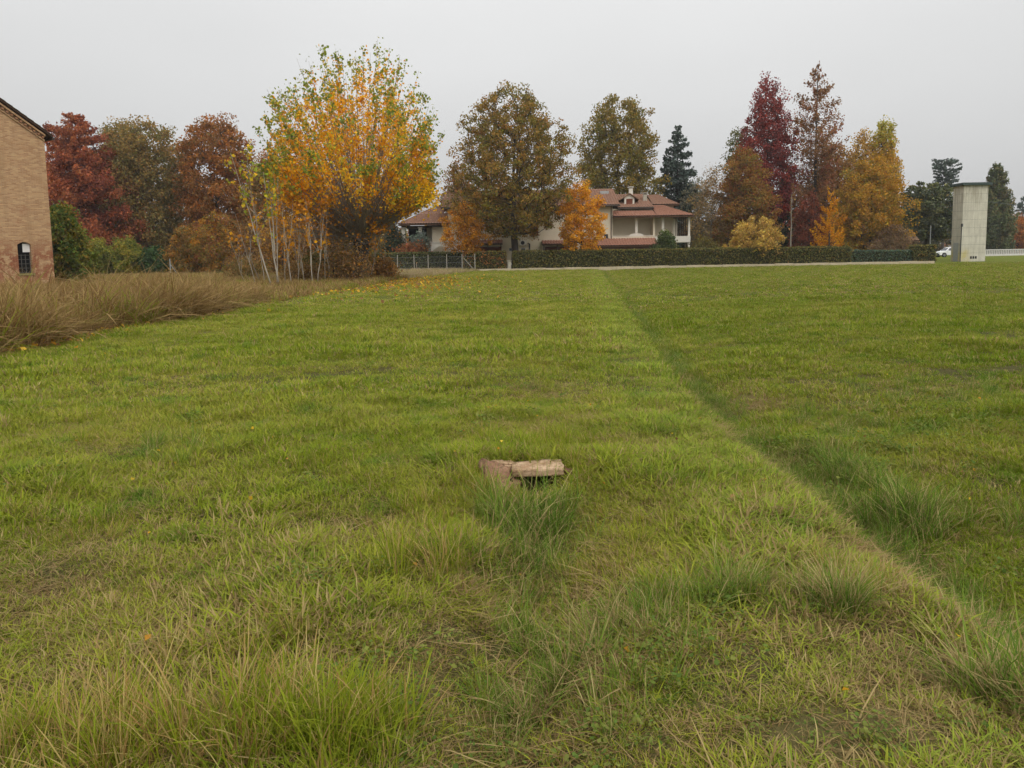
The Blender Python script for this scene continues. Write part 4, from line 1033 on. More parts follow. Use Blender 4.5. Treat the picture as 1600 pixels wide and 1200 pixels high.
hedge('clipped_hedge', 'short reddish brown hedge left of the gap in the hedge line', hx(724), hx(790), HY + 0.4, 1.1, hz(724, 394), hz(790, 392), HR + HB[:2], 2)
hedge('clipped_hedge', 'dark hedge behind the wire fence at the left', hx(575, 84), hx(722, 84), 84.0, 1.1, 2.0, 1.95, ['#4e5434', '#454b2e', '#5a5a36', '#6a6a42'], 3)
hedge('netted_hedge', 'blue green hedge seen through garden netting near the tower', hx(1331), hx(1427), HY + 0.3, 1.0, hz(1335, 391), hz(1427, 391), ['#4c5a48', '#465446', '#565c42', '#5c6240'], 4)
hedge('clipped_hedge', 'square dark hedge block at the right end of the hedge line', hx(1428), hx(1462), HY - 0.1, 1.3, hz(1428, 383.5), hz(1462, 382.5), HB, 5)
hedge('dark_hedge', 'low dark green hedge far left below the red conifer', hx(100, 86), hx(345, 86), 86.0, 1.0, 1.7, 1.6, ['#3b4a30', '#33432e', '#46502e', '#56552f'], 6)

mb = MB(); x0, x1 = hx(742), hx(1458)
k = 26
kerb = thing('garden_kerb', 'low pale concrete kerb wall along the foot of the hedge', 'kerb', (x0, HY - 0.35, 0))
for i in range(k):
    L = (x1 - x0) / k
    MB().box(i * L + 0.012, (i + 1) * L - 0.012, 0, 0.22, -0.15, 0.20 + 0.02 * math.sin(i * 2.7) + 0.08 * i / k).build('kerb_block', MAT['kerb'], kerb, bevel=0.015)
gate_x = hx(796)
pier = thing('gate_pier', 'narrow pale post in the gap between two hedges', 'post', (gate_x, HY + 0.3, 0))
MB().box(-0.16, 0.16, -0.16, 0.16, 0, 0.95).build('shaft', MAT['post_concrete'], pier, bevel=0.02)
MB().box(-0.21, 0.21, -0.21, 0.21, 0.952, 1.02).build('cap', MAT['post_concrete'], pier, bevel=0.015)
MB().box(0.17, 0.23, -0.06, 0.06, 0.55, 0.8).build('letter_box', MAT['galvanised'], pier)

def wire_fence():
    p0, p1 = Vector((hx(742, 77.2), 77.2, 0)), Vector((hx(590, 82.5), 82.5, 0))
    root = thing('wire_fence', 'chain link fence on pale concrete posts before the dark hedge', 'fence', p0)
    d = p1 - p0; n = 7
    pm = MB().tube([(0, 0, -0.1), (0, 0, 1.75)], 0.045, 6).mesh('post')
    for i, px in enumerate((742, 722, 698, 669, 647, 621, 600)):
        u = (742 - px) / 152.0
        # column in the photograph -> place along the straight run of the fence
        c = at(px, 410, 1.0); s = c.x; u = (s * p0.y - p0.x) / (d.x - s * d.y)
        obj('post', pm, MAT['post_concrete'], root, tuple(d * u))
    MB().tube([(-0.05, 0.3, 0.05), (d.x * 0.1 - 0.1, d.y * 0.1, 1.35)], 0.03, 6).build('brace', MAT['post_concrete'], root)
    for z in (0.35, 0.9, 1.5):
        MB().tube([(0, -0.05, z), (d.x, d.y - 0.05, z)], 0.006, 4).build('tension_wire', MAT['galvanised'], root)
    A, B = [], []
    L = d.length; m = int(L / 0.12); e = d.normalized()
    for i in range(m):
        for sg in (1, -1):
            a = np.array(e * (i * 0.12)); b = np.array(e * (i * 0.12 + sg * 1.4)); 
            if 0 <= i * 0.12 + sg * 1.4 <= L: A.append(a + [0, 0, 0.08]); B.append(b + [0, 0, 1.5])
    V, F = frusta(np.array(A), np.array(B), np.full(len(A), 0.0012), np.full(len(A), 0.0012), 3)
    obj('wire_mesh', mesh_np('wire_mesh', V, F), MAT['galvanised'], root, kind='stuff')
wire_fence()
q = thing('fence_post', 'lone grey steel post beside the dark green shrub', 'post', spot(265, 80))
MB().tube([(0, 0, 0), (0, 0, 1.75)], 0.05, 8).build('shaft', MAT['galvanised'], q)
MB().tube([(0.03, 0, 1.2), (0.75, 0.1, 0.02)], 0.03, 6).build('brace', MAT['galvanised'], q)
MB().tube([(0, 0, 1.752), (0, 0, 1.79)], [0.06, 0.03], 8).build('cap', MAT['galvanised'], q)
q = thing('stake', 'small orange topped stake in front of the wire fence', 'stake', spot(650.5, 78))
MB().tube([(0, 0, 0), (0, 0, 0.9)], [0.035, 0.03], 6).build('shaft', MAT['bark_pale'], q)
MB().tube([(0, 0, 0.902), (0, 0, 1.02)], [0.032, 0.02], 6).build('tip', mat_plain('stake_paint', '#c08a5a', 0.8), q)

# ------------------------------------------------------------------ barn
def barn():
    c = at(86, 440, 48.0)
    root = thing('brick_barn', 'tall old brick barn with gable wall at the left edge', 'barn', (c.x, 48.0, 0), math.radians(55))
    W, D, HE, TAN = 11.5, 14.0, 9.45, 0.66
    zt = lambda x: HE + TAN * (min(-x, W + x) if True else 0)
    TH = 0.35
    def wall(poly, name='wall'):
        mb = MB(); mb.prism(poly, 0, TH); mb.build(name, MAT['brick_gable'], root)
    wx0, wx1, wz0, wz1 = -1.98, -1.22, 0.95, 2.68
    dx0, dx1, dz = -4.5, -3.15, 2.2
    def arch(x0, x1, z, rise, n=8):
        return [(x0 + (x1 - x0) * i / n, z + rise * math.sin(math.pi * i / n)) for i in range(n + 1)]
    wall([(-W, -0.2), (dx0, -0.2), (dx0, zt(dx0)), (-W / 2, zt(-W / 2)), (-W, zt(-W))])
    wall([(dx0, zt(dx0)), *arch(dx0, dx1, dz, 0.3), (dx1, zt(dx1))])
    wall([(dx1, -0.2), (wx0, -0.2), (wx0, zt(wx0)), (dx1, zt(dx1))])
    wall([(wx0, -0.2), (wx1, -0.2), (wx1, wz0), (wx0, wz0)])
    wall([(wx0, zt(wx0)), *arch(wx0, wx1, wz1, 0.16), (wx1, zt(wx1))])
    wall([(wx1, -0.2), (0, -0.2), (0, zt(0)), (wx1, zt(wx1))])
    MB().box(-TH, 0, TH, D, -0.2, HE).build('wall', MAT['brick_side'], root)
    MB().box(-W, -W + TH, TH, D - TH, -0.2, HE).build('wall', MAT['brick_side'], root)
    mb = MB(); mb.prism([(-W + TH, -0.2), (-TH, -0.2), (-TH, HE), (-W / 2, zt(-W / 2)), (-W + TH, HE)], D - TH, D - 0.002); mb.build('wall', MAT['brick_gable'], root)
    # window
    win = obj('window', MB().box(wx0, wx1, 0.30, 0.33, wz0, wz1 + 0.16).mesh(), MAT['void'], root)
    for x in (wx0 + 0.03, wx0 + 0.26, wx0 + 0.49, wx1 - 0.03):
        MB().box(x - 0.015, x + 0.015, 0.22, 0.25, wz0 + 0.04, wz0 + 1.15).build('bar', MAT['bar_iron'], win)
    for i in range(5):
        z = wz0 + 0.06 + 0.26 * i; MB().box(wx0 + 0.002, wx1 - 0.002, 0.19, 0.215, z - 0.013, z + 0.013).build('bar', MAT['bar_iron'], win)
    MB().box(wx0 + 0.34, wx1 - 0.02, 0.15, 0.17, wz1 - 0.45, wz1 + 0.06).build('white_sheet', MAT['poly_sheet'], win, label='white sheet stuffed into the top corner of the window')
    MB().box(wx0 - 0.10, wx1 + 0.10, -0.07, 0.14, wz0 - 0.12, wz0 + 0.004).build('sill', MAT['mould'], win, bevel=0.01)
    # door
    dr = obj('door', MB().box(dx0 + 0.02, dx1 - 0.02, 0.2, 0.26, -0.1, dz - 0.02).mesh(), MAT['grey_door'], root)
    for i in range(5):
        x = dx0 + 0.06 + (dx1 - dx0 - 0.12) * i / 4
        MB().box(x - 0.03, x + 0.03, 0.165, 0.198, 0, dz - 0.04).build('batten', MAT['grey_door'], dr)
    MB().box(dx0 + 0.02, dx1 - 0.02, 0.22, 0.28, dz, dz + 0.32).build('fanlight', MAT['void'], dr)
    # brick corbels stepping along the verge
    s = math.atan(TAN)
    cm = MB().box(-0.065, 0.065, -0.14, 0, -0.07, 0.07).mesh('corbel_brick')
    for side in (1, -1):
        x = 0.1
        while x < W / 2:
            xx = -x if side == 1 else -W + x
            o = obj('corbel_brick', cm, MAT['brick_gable'], root, (xx, -0.001, zt(xx) - 0.30)); o.rotation_euler = (0, s * (1 if side == 1 else -1), 0)
            x += 0.235
        a, b = (0.0, -W / 2) if side == 1 else (-W, -W / 2)
        mb = MB(); mb.prism([(a, zt(a) - 0.50), (b, zt(b) - 0.50), (b, zt(b) - 0.385), (a, zt(a) - 0.385)], -0.07, -0.002); mb.build('string_course', MAT['brick_gable'], root)
        mb = MB(); mb.prism([(a, zt(a) - 0.205), (b, zt(b) - 0.205), (b, zt(b) - 0.09), (a, zt(a) - 0.09)], -0.2, -0.002); mb.build('verge_course', MAT['brick_gable'], root)
    # roof
    for side in (1, -1):
        xe = 0.42 if side == 1 else -W - 0.42
        ze = HE - 0.42 * TAN
        mb = MB(); a = (xe, ze + 0.02); b = (-W / 2, zt(-W / 2) + 0.02)
        mb.prism([a, b, (b[0], b[1] + 0.07), (a[0], a[1] + 0.07)], -0.28, D + 0.3); rf = mb.build('roof_slope', MAT['dark_wood'], root)
        corr(rf, [Vector((a[0], -0.34, a[1] + 0.09)), Vector((a[0], D + 0.34, a[1] + 0.09)), Vector((b[0], D + 0.34, b[1] + 0.09)), Vector((b[0], -0.34, b[1] + 0.09))], MAT['old_tile'], 0.26, 0.42, 0.055)
        mb = MB(); mb.tube([(xe, -0.3, ze - 0.03), (xe, D + 0.3, ze - 0.03)], 0.08, 8); mb.build('gutter', MAT['gutter'], rf)
    mb = MB(); mb.tube([(-W / 2, -0.34, zt(-W / 2) + 0.14), (-W / 2, D + 0.34, zt(-W / 2) + 0.14)], 0.12, 8); mb.build('ridge_tile', MAT['old_tile'], root)

def corr(parent, q, mat, pitch=0.24, row=0.4, amp=0.05):
    """curved tiles over the quad q (eave a-b, ridge c-d): ridges run up the slope, each course steps down"""
    a, b, c, d = q
    W = max((b - a).length, (c - d).length); H = ((d - a).length + (c - b).length) / 2
    nu = max(2, int(W / pitch)) * 4; nv = max(1, int(H / row))
    nrm = (b - a).cross(d - a)
    if nrm.length < 1e-6: nrm = (b - a).cross(c - a)
    nrm.normalize()
    if nrm.z < 0: nrm = -nrm
    U = np.linspace(0, 1, nu + 1); Vv = []
    for j in range(nv):
        Vv += [(j / nv, 0.035), ((j + 1) / nv - 1e-4, 0.0)]
    wave = amp * np.abs(np.sin(np.arange(nu + 1) * math.pi / 4 + 0.2))
    A, B, C, Dd, N = (np.array(v) for v in (a, b, c, d, nrm))
    rows = []
    for v, up in Vv:
        e0, e1 = A + (Dd - A) * v, B + (C - B) * v
        rows.append(e0 + (e1 - e0) * U[:, None] + N * (wave + up)[:, None])
    P = np.concatenate(rows); m = nu + 1; idx = np.arange(len(rows) * m).reshape(len(rows), m)
    F = np.stack([idx[:-1, :-1], idx[:-1, 1:], idx[1:, 1:], idx[1:, :-1]], -1).reshape(-1, 4)
    o = obj('tile_cover', mesh_np('tile_cover', P, F), mat, parent, kind='stuff')
    return o
barn()

# ------------------------------------------------------------------ house
def house():
    YF = 88.0
    X = lambda px, Y=YF: at(px, 350, Y).x
    Z = lambda px, py, Y=YF: at(px, py, Y).z
    root = thing('cream_house', 'long cream two storey house with red tiled roofs behind the hedge', 'house', (0, 0, 0))
    def P(name, mat, *b, parent=root, bevel=0.0, label=None): return MB().box(*b).build(name, MAT[mat], parent, bevel=bevel, label=label)
    def V3(px, py, Y): return at(px, py, Y)
    def roof(q, mat='roof_tile', th=0.14, name='roof'):
        a, b, c, d = q
        mb = MB(); dn = Vector((0, 0, -th))
        mb.add([*q, *[p + dn for p in q]], [(0, 1, 2, 3), (7, 6, 5, 4), (0, 4, 5, 1), (1, 5, 6, 2), (2, 6, 7, 3), (3, 7, 4, 0)])
        bm_m = mb.build(name, MAT['dark_wood'], root)
        up = Vector((0, 0, 0.02)); corr(bm_m, [p + up for p in q], MAT[mat], 0.30, 0.42, 0.09)
        return bm_m
    xL, xR = X(700), X(957)
    zE = Z(860, 322)
    # main block
    P('wall', 'stucco', xL, xR, YF, YF + 10, 0, zE + 0.05)
    zr = V3(900, 297, YF + 5.2).z
    e0 = Vector((xL - 0.7, YF - 0.75, zE - 0.05)); e1 = Vector((xR + 0.75, YF - 0.75, zE - 0.05))
    r0, r1 = Vector((xL - 0.7, YF + 5, zr)), Vector((xR + 0.75, YF + 5, zr))
    rf = roof([e0, e1, r1, r0])
    b0, b1 = Vector((xL - 0.7, YF + 10.7, zE - 0.05)), Vector((xR + 0.75, YF + 10.7, zE - 0.05))
    roof([b1, b0, r0, r1])
    for x in (xL, xR - 0.3):
        mb = MB(); mb.add([(x, YF, zE + .05), (x, YF + 10, zE + .05), (x, YF + 5, zr - 0.15), (x + 0.3, YF, zE + .05), (x + 0.3, YF + 10, zE + .05), (x + 0.3, YF + 5, zr - 0.15)], [(0, 1, 2), (5, 4, 3), (0, 3, 4, 1), (1, 4, 5, 2), (2, 5, 3, 0)])
        mb.build('gable', MAT['stucco'], root)
    MB().tube([(xL - 0.7, YF - 0.82, zE - 0.1), (xR + 0.75, YF - 0.82, zE - 0.1)], 0.075, 8).build('gutter', MAT['gutter'], rf)
    MB().tube([(xR - 0.15, YF - 0.1, zE - 0.1), (xR - 0.15, YF - 0.1, 0)], 0.05, 8).build('downpipe', MAT['gutter'], root)
    def on_roof(px, q=(e0, e1, r1, r0), v=0.5):
        u = (X(px) - q[0].x) / (q[1].x - q[0].x); a = q[0] + (q[1] - q[0]) * u; b = q[3] + (q[2] - q[3]) * u
        return a + (b - a) * v
    s = on_roof(950, v=0.72)
    sk = MB().box(s.x - 0.5, s.x + 0.5, s.y - 0.35, s.y + 0.35, s.z - 0.1, s.z + 0.28).build('skylight', MAT['galvanised'], rf, bevel=0.02)
    s = on_roof(770, v=0.8); ch = P('chimney', 'white_render', s.x - 0.3, s.x + 0.3, s.y - 0.3, s.y + 0.3, s.z - 0.6, s.z + 1.0)
    P('chimney_cap', 'roof_tile', s.x - 0.42, s.x + 0.42, s.y - 0.42, s.y + 0.42, s.z + 1.002, s.z + 1.12, parent=ch)
    # shuttered windows
    for pa, pb, ya, yb in ((788, 800, 349, 369), (828.5, 841, 348, 368)):
        x0, x1 = X(pa), X(pb); z0, z1 = Z(pa, yb), Z(pa, ya)
        w = P('window', 'void', x0, x1, YF - 0.02, YF + 0.001 - 0.002, z0, z1)
        for k in (0, 1):
            a, b = x0 + (x1 - x0) * k / 2 + 0.01, x0 + (x1 - x0) * (k + 1) / 2 - 0.01
            sh = P('shutter', 'shutter', a, b, YF - 0.065, YF - 0.022, z0 + 0.01, z1 - 0.01, parent=w)
        for k in range(9):
            zz = z0 + 0.08 + (z1 - z0 - 0.16) * k / 8; P('slat', 'shutter', x0 + 0.06, x1 - 0.06, YF - 0.085, YF - 0.066, zz - 0.035, zz + 0.035, parent=w)
        P('sill', 'white_trim', x0 - 0.1, x1 + 0.1, YF - 0.14, YF - 0.001, z0 - 0.1, z0 - 0.002, parent=w)
    def small_window(px, py, wpx, hpx, name='window'):
        x, z = X(px), Z(px, py); w, h = wid(wpx, YF) / 2, wid(hpx, YF) / 2
        f = MB(); t_ = 0.07
        f.box(x - w, x + w, YF - 0.05, YF - 0.001, z + h - t_, z + h).box(x - w, x + w, YF - 0.05, YF - 0.001, z - h, z - h + t_)
        f.box(x - w, x - w + t_, YF - 0.05, YF - 0.001, z - h + t_, z + h - t_).box(x + w - t_, x + w, YF - 0.05, YF - 0.001, z - h + t_, z + h - t_)
        o = f.build(name, MAT['dark_wood'], root)
        P('pane', 'glass', x - w + t_, x + w - t_, YF - 0.03, YF - 0.002, z - h + t_, z + h - t_, parent=o)
    small_window(947, 370, 6, 8)
    # awning roofs over ground floor openings
    def awning(p0, p1, y0, y1, d0, d1, yb):
        x0, x1 = X(p0), X(p1); zt, zb = Z(p0, y0), Z(p0, y1)
        q = [Vector((x0, YF - 1.3, zb)), Vector((x1, YF - 1.3, zb)), Vector((x1, YF - 0.01, zt)), Vector((x0, YF - 0.01, zt))]
        r = roof(q, 'roof_tile_red', 0.1, 'canopy_roof')
        for x in (x0 + 0.2, (x0 + x1) / 2, x1 - 0.2):
            MB().tube([(x, YF - 1.15, zb - 0.12), (x, YF - 0.05, zb - 0.75)], 0.05, 6).build('bracket', MAT['dark_wood'], r)
        a, b, zz = X(d0), X(d1), Z(d0, yb)
        o = P('garage_door', 'shutter', a, b, YF - 0.06, YF - 0.001, 0.0, zz)
        for k in range(6):
            h = zz * (k + 0.5) / 6; P('door_panel', 'shutter', a + 0.05, b - 0.05, YF - 0.085, YF - 0.061, h - zz / 13, h + zz / 13, parent=o)
    awning(739, 785, 376, 382, 742, 783, 386); awning(846, 893, 376.5, 382.5, 851, 890, 386)
    # air conditioner and round window
    x, z = X(817), Z(817, 379.5)
    ac = P('air_conditioner', 'white_trim', x - 0.42, x + 0.42, YF - 0.36, YF - 0.04, z - 0.3, z + 0.3, bevel=0.02)
    mb = MB(); mb.prism([(x - 0.06 + 0.22 * math.cos(k * math.pi / 8), z + 0.22 * math.sin(k * math.pi / 8)) for k in range(16)], YF - 0.375, YF - 0.362); mb.build('fan_grille', MAT['dark_metal'], ac)
    MB().box(x - 0.3, x - 0.25, YF - 0.34, YF, z - 0.36, z - 0.302).box(x + 0.25, x + 0.3, YF - 0.34, YF, z - 0.36, z - 0.302).build('bracket', MAT['dark_metal'], ac)
    MB().tube([(X(827), YF - 0.08, 0), (X(827), YF - 0.08, Z(827, 381)), (X(824), YF - 0.08, Z(824, 380))], 0.08, 8).build('flue_pipe', MAT['dark_metal'], root)
    for pa, pb in ((795, 803), (814, 820)):
        x0, x1 = X(pa), X(pb); z0, z1 = Z(pa, 392), Z(pa, 388)
        o = P('window', 'white_trim', x0 - 0.06, x1 + 0.06, YF - 0.04, YF - 0.001, z0 - 0.06, z1 + 0.06); P('pane', 'glass', x0, x1, YF - 0.05, YF - 0.041, z0, z1, parent=o)
    # right wing with the loggia
    x0, x1 = xR, X(1079); YB = YF + 1.9
    zl = Z(1000, 339)                                            # loggia ceiling / lower eave
    zfl = Z(1000, 371); zp = Z(1000, 369)
    P('wall', 'stucco', x0, X(1057), YB, YF + 9, 0, zl)
    P('loggia_ceiling', 'dark_wood', x0, x1, YF - 0.2, YF + 6.9, zl + 0.002, zl + 0.12)
    P('loggia_floor', 'white_render', x0, x1, YF, YF + 6.9, zfl - 0.62, zfl - 0.4)
    par = P('parapet', 'stucco', x0, X(1023), YF, YF + 0.18, zfl - 0.398, zp)
    mb = MB(); cx = X(994.5); mb.prism([(cx + 0.85 * math.cos(math.pi * k / 12), zp + 0.34 * math.sin(math.pi * k / 12)) for k in range(13)], YF - 0.002, YF + 0.182); mb.build('parapet_crest', MAT['white_trim'], par)
    P('coping', 'white_trim', x0, cx - 0.86, YF - 0.05, YF + 0.23, zp, zp + 0.07, parent=par); P('coping', 'white_trim', cx + 0.86, X(1023), YF - 0.05, YF + 0.23, zp, zp + 0.07, parent=par)
    P('parapet', 'white_render', X(1023) + 0.002, x1, YF + 0.003, YF + 0.18, Z(1050, 378), Z(1050, 369))
    for px, w in ((994.5, 0.15), (1036, 0.14)):
        x = X(px); cz = zp + (0.342 if px < 1000 else 0.0)
        c = P('column', 'white_trim', x - w, x + w, YF + 0.003, YF + 0.27, cz, zl - 0.12, bevel=0.02); P('capital', 'white_trim', x - w - 0.05, x + w + 0.05, YF - 0.04, YF + 0.31, zl - 0.118, zl, parent=c)
    P('pier', 'white_trim', x1 - 0.22, x1, YF + 0.2, YF + 0.5, 0, zl); P('pier', 'stucco', X(1021), X(1024), YF + 0.2, YF + 1.88, zp - 0.5, zl)
    P('end_wall', 'white_render', X(1057) + 0.002, x1 - 0.4, YF + 5.2, YF + 5.4, 0, zl)
    for k in range(6):
        x = X(1059) + (x1 - 0.35 - X(1059)) * k / 5; P('screen_bar', 'dark_wood', x - 0.04, x + 0.04, YF + 0.9, YF + 0.98, zfl - 0.39, zl - 0.001)
    # lower roof of the wing: a long lean-to and a hipped corner
    za, zb_ = V3(1000, 338, YF - 0.9).z, V3(990, 329.5, YF + 1.6).z
    roof([Vector((x0 + 0.02, YF - 0.9, za)), Vector((X(1024), YF - 0.9, za)), Vector((X(1024), YF + 1.6, zb_)), Vector((x0 + 0.02, YF + 1.6, zb_))], 'roof_tile_red')
    zp2 = V3(1042, 321.5, YF + 3).z
    A, B = Vector((X(1024) + 0.01, YF - 0.9, za)), Vector((X(1082), YF - 0.9, za)); T0 = Vector((X(1024) + 0.01, YF + 3.0, zp2)); T1 = Vector((X(1043), YF + 3.0, zp2)); Bb = Vector((X(1082), YF + 7.0, za))
    roof([A, B, T1, T0], 'roof_tile_red'); roof([B, Bb, T1 + Vector((0, 1.0, 0)), T1], 'roof_tile_red')
    # upper storey and roofs of the wing
    zu = V3(1000, 324.5, YF + 1.2).z; zru = V3(1000, 304, YF + 6).z
    P('upper_wall', 'stucco', x0 + 0.3, X(1024), YF + 1.9, YF + 10, zl + 0.121, zu - 0.05)
    q = [Vector((x0 + 0.8, YF + 1.2, zu)), Vector((X(1025), YF + 1.2, zu)), Vector((X(1021), YF + 6, zru)), Vector((x0 + 0.8, YF + 6, zru))]
    ru = roof(q); roof([Vector((X(1025), YF + 10.8, zu)), Vector((x0 + 0.8, YF + 10.8, zu)), q[3], q[2]])
    MB().tube([(x0 + 0.8, YF + 1.13, zu - 0.06), (X(1025), YF + 1.13, zu - 0.06)], 0.07, 8).build('gutter', MAT['gutter'], ru)
    zv, zvr = V3(1050, 319.5, YF + 3.6).z, V3(1040, 305, YF + 7).z
    P('upper_wall', 'stucco', X(1024) + 0.02, X(1066), YF + 4.6, YF + 10, zl + 0.121, zv - 0.05)
    a, b, c, d = Vector((X(1024) + 0.3, YF + 3.6, zv)), Vector((X(1072), YF + 3.6, zv)), Vector((X(1046), YF + 7, zvr)), Vector((X(1024) + 0.3, YF + 7, zvr))
    roof([a, b, c, d]); roof([b, Vector((X(1072), YF + 10.5, zv)), c + Vector((0, 0.4, 0)), c])
    # dormer, chimneys
    u = on_roof(989, q, 0.42); w = wid(8, YF)
    dm = P('dormer', 'white_trim', u.x - w, u.x + w, u.y - 0.9, u.y + 1.2, u.z - 0.5, u.z + 0.45)
    P('dormer_window', 'shutter', u.x - w + 0.22, u.x + w - 0.22, u.y - 0.94, u.y - 0.901, u.z - 0.42, u.z + 0.34, parent=dm)
    for sg in (-1, 1):
        q2 = [Vector((u.x + sg * (w + 0.55), u.y - 1.15, u.z + 0.26)), Vector((u.x + sg * (w + 0.55), u.y + 1.3, u.z + 0.26)), Vector((u.x, u.y + 1.3, u.z + 1.0)), Vector((u.x, u.y - 1.15, u.z + 1.0))]
        mb = MB(); dn = Vector((0, 0, -0.12)); mb.add([*q2, *[p + dn for p in q2]], [(0, 1, 2, 3), (7, 6, 5, 4), (0, 4, 5, 1), (1, 5, 6, 2), (2, 6, 7, 3), (3, 7, 4, 0)]); mb.build('dormer_roof', MAT['old_tile'], dm)
    mb = MB(); mb.add([(u.x - w, u.y - 0.895, u.z + 0.45), (u.x + w, u.y - 0.895, u.z + 0.45), (u.x, u.y - 0.895, u.z + 0.86), (u.x - w, u.y - 0.7, u.z + 0.45), (u.x + w, u.y - 0.7, u.z + 0.45), (u.x, u.y - 0.7, u.z + 0.86)], [(0, 1, 2), (5, 4, 3), (0, 3, 4, 1), (1, 4, 5, 2), (2, 5, 3, 0)]); mb.build('dormer_gable', MAT['white_trim'], dm)
    for px, v, hh, m in ((997, 0.72, 1.15, 'white_render'), (1018, 0.5, 0.75, 'post_concrete')):
        s = on_roof(px, q, v); ch = P('chimney', m, s.x - 0.22, s.x + 0.22, s.y - 0.22, s.y + 0.22, s.z - 0.3, s.z + hh, bevel=0.02)
        P('chimney_cap', m, s.x - 0.31, s.x + 0.31, s.y - 0.31, s.y + 0.31, s.z + hh + 0.1, s.z + hh + 0.2, parent=ch)
        P('chimney_pot', 'void', s.x - 0.16, s.x + 0.16, s.y - 0.16, s.y + 0.16, s.z + hh + 0.001, s.z + hh + 0.099, parent=ch)
    # ground floor porch roof
    zt, zb = Z(950, 373.5, YF - 0.1), V3(950, 384.5, YF - 2.2).z
    pr = roof([Vector((X(912), YF - 2.2, zb)), Vector((X(1024), YF - 2.2, zb)), Vector((X(1024), YF - 0.02, zt)), Vector((X(912), YF - 0.02, zt))], 'roof_tile_red', 0.12, 'porch_roof')
    P('porch_beam', 'dark_wood', X(912), X(1024), YF - 2.05, YF - 1.85, zb - 0.36, zb - 0.1, parent=pr)
    for px in (913, 950, 987, 1022): P('porch_post', 'dark_wood', X(px) - 0.1, X(px) + 0.1, YF - 2.04, YF - 1.86, 0, zb - 0.362, parent=pr)
    P('porch_shade', 'void', X(914), X(1022), YF - 0.1, YF - 0.003, 0, zb - 0.1, parent=pr)  # near-black sheet stands in for the shade under the porch roof
    # left wing: porch with hipped roofs
    xa = X(627)
    P('wall', 'stucco', X(674), xL - 0.002, YF + 0.6, YF + 9, 0, Z(680, 346))
    P('wall', 'white_render', X(662), X(674) - 0.002, YF + 3, YF + 3.3, 0, Z(680, 346))
    zc = V3(660, 350, YF - 0.6).z; zd = V3(670, 334, YF + 2.4).z
    A, B = Vector((X(623), YF - 0.6, zc)), Vector((X(703), YF - 0.6, zc)); C_, D_ = Vector((X(703), YF + 2.4, zd)), Vector((X(655), YF + 2.4, zd))
    roof([A, B, C_, D_], 'roof_tile'); roof([Vector((X(623), YF + 7, zc)), A, D_, D_ + Vector((0, 2, 0))], 'roof_tile')
    P('porch_ceiling', 'dark_wood', X(627), X(700), YF, YF + 6.5, zc - 0.3, zc - 0.16)
    for px in (629.5, 656): 
        c = P('column', 'white_render', X(px) - 0.17, X(px) + 0.17, YF + 0.05, YF + 0.4, 0, zc - 0.45); P('capital', 'white_trim', X(px) - 0.24, X(px) + 0.24, YF - 0.02, YF + 0.47, zc - 0.448, zc - 0.302, parent=c)
    P('porch_shade', 'void', X(627), X(662) - 0.01, YF + 6.2, YF + 6.45, 0, zc - 0.302)  # near-black panel, the shade inside the porch put in as colour
    z3, z4 = V3(690, 334, YF + 2.8).z, V3(700, 318, YF + 7).z
    P('upper_wall', 'stucco', X(668), xL - 0.002, YF + 3.3, YF + 9, Z(680, 346) + 0.002, z3)
    roof([Vector((X(648), YF + 2.8, z3)), Vector((xL - 0.72, YF + 2.8, z3)), Vector((xL - 0.72, YF + 7, z4)), Vector((X(690), YF + 7, z4))])
    sx, sz = X(680, YF + 4.6), V3(680, 328, YF + 4.6).z
    ch = MB().tube([(sx, YF + 4.6, sz - 0.5), (sx, YF + 4.6, sz + 0.55)], 0.26, 10).build('chimney', MAT['galvanised'], root)
    MB().tube([(sx, YF + 4.6, sz + 0.552), (sx, YF + 4.6, sz + 0.75)], [0.36, 0.24], 10).build('chimney_cap', MAT['galvanised'], ch)
    # low arched carport link
    za = Z(690, 396); mb = MB(); x0, x1 = X(673), X(728); zt_ = Z(690, 379)
    n = 10; ax0, ax1 = X(676), X(703)
    poly = [(x0, 0), (ax0, 0), *[(ax0 + (ax1 - ax0) * i / n, Z(690, 392) + 0.55 * math.sin(math.pi * i / n)) for i in range(n + 1)], (ax1, 0), (x1, 0), (x1, zt_), (x0, zt_)]
    mb.prism(poly, YF - 0.6, YF - 0.35); lk = mb.build('link_wall', MAT['white_render'], root)
    P('link_coping', 'white_trim', x0 - 0.08, x1 + 0.08, YF - 0.66, YF - 0.29, zt_ + 0.001, zt_ + 0.09, parent=lk)
    x, z = X(717), Z(717, 386.5)
    mb = MB(); mb.prism([(x + 0.30 * math.cos(k * math.pi / 8), z + 0.24 * math.sin(k * math.pi / 8)) for k in range(16)], YF - 0.63, YF - 0.601); ow = mb.build('oval_window', MAT['glass'], root)
house()

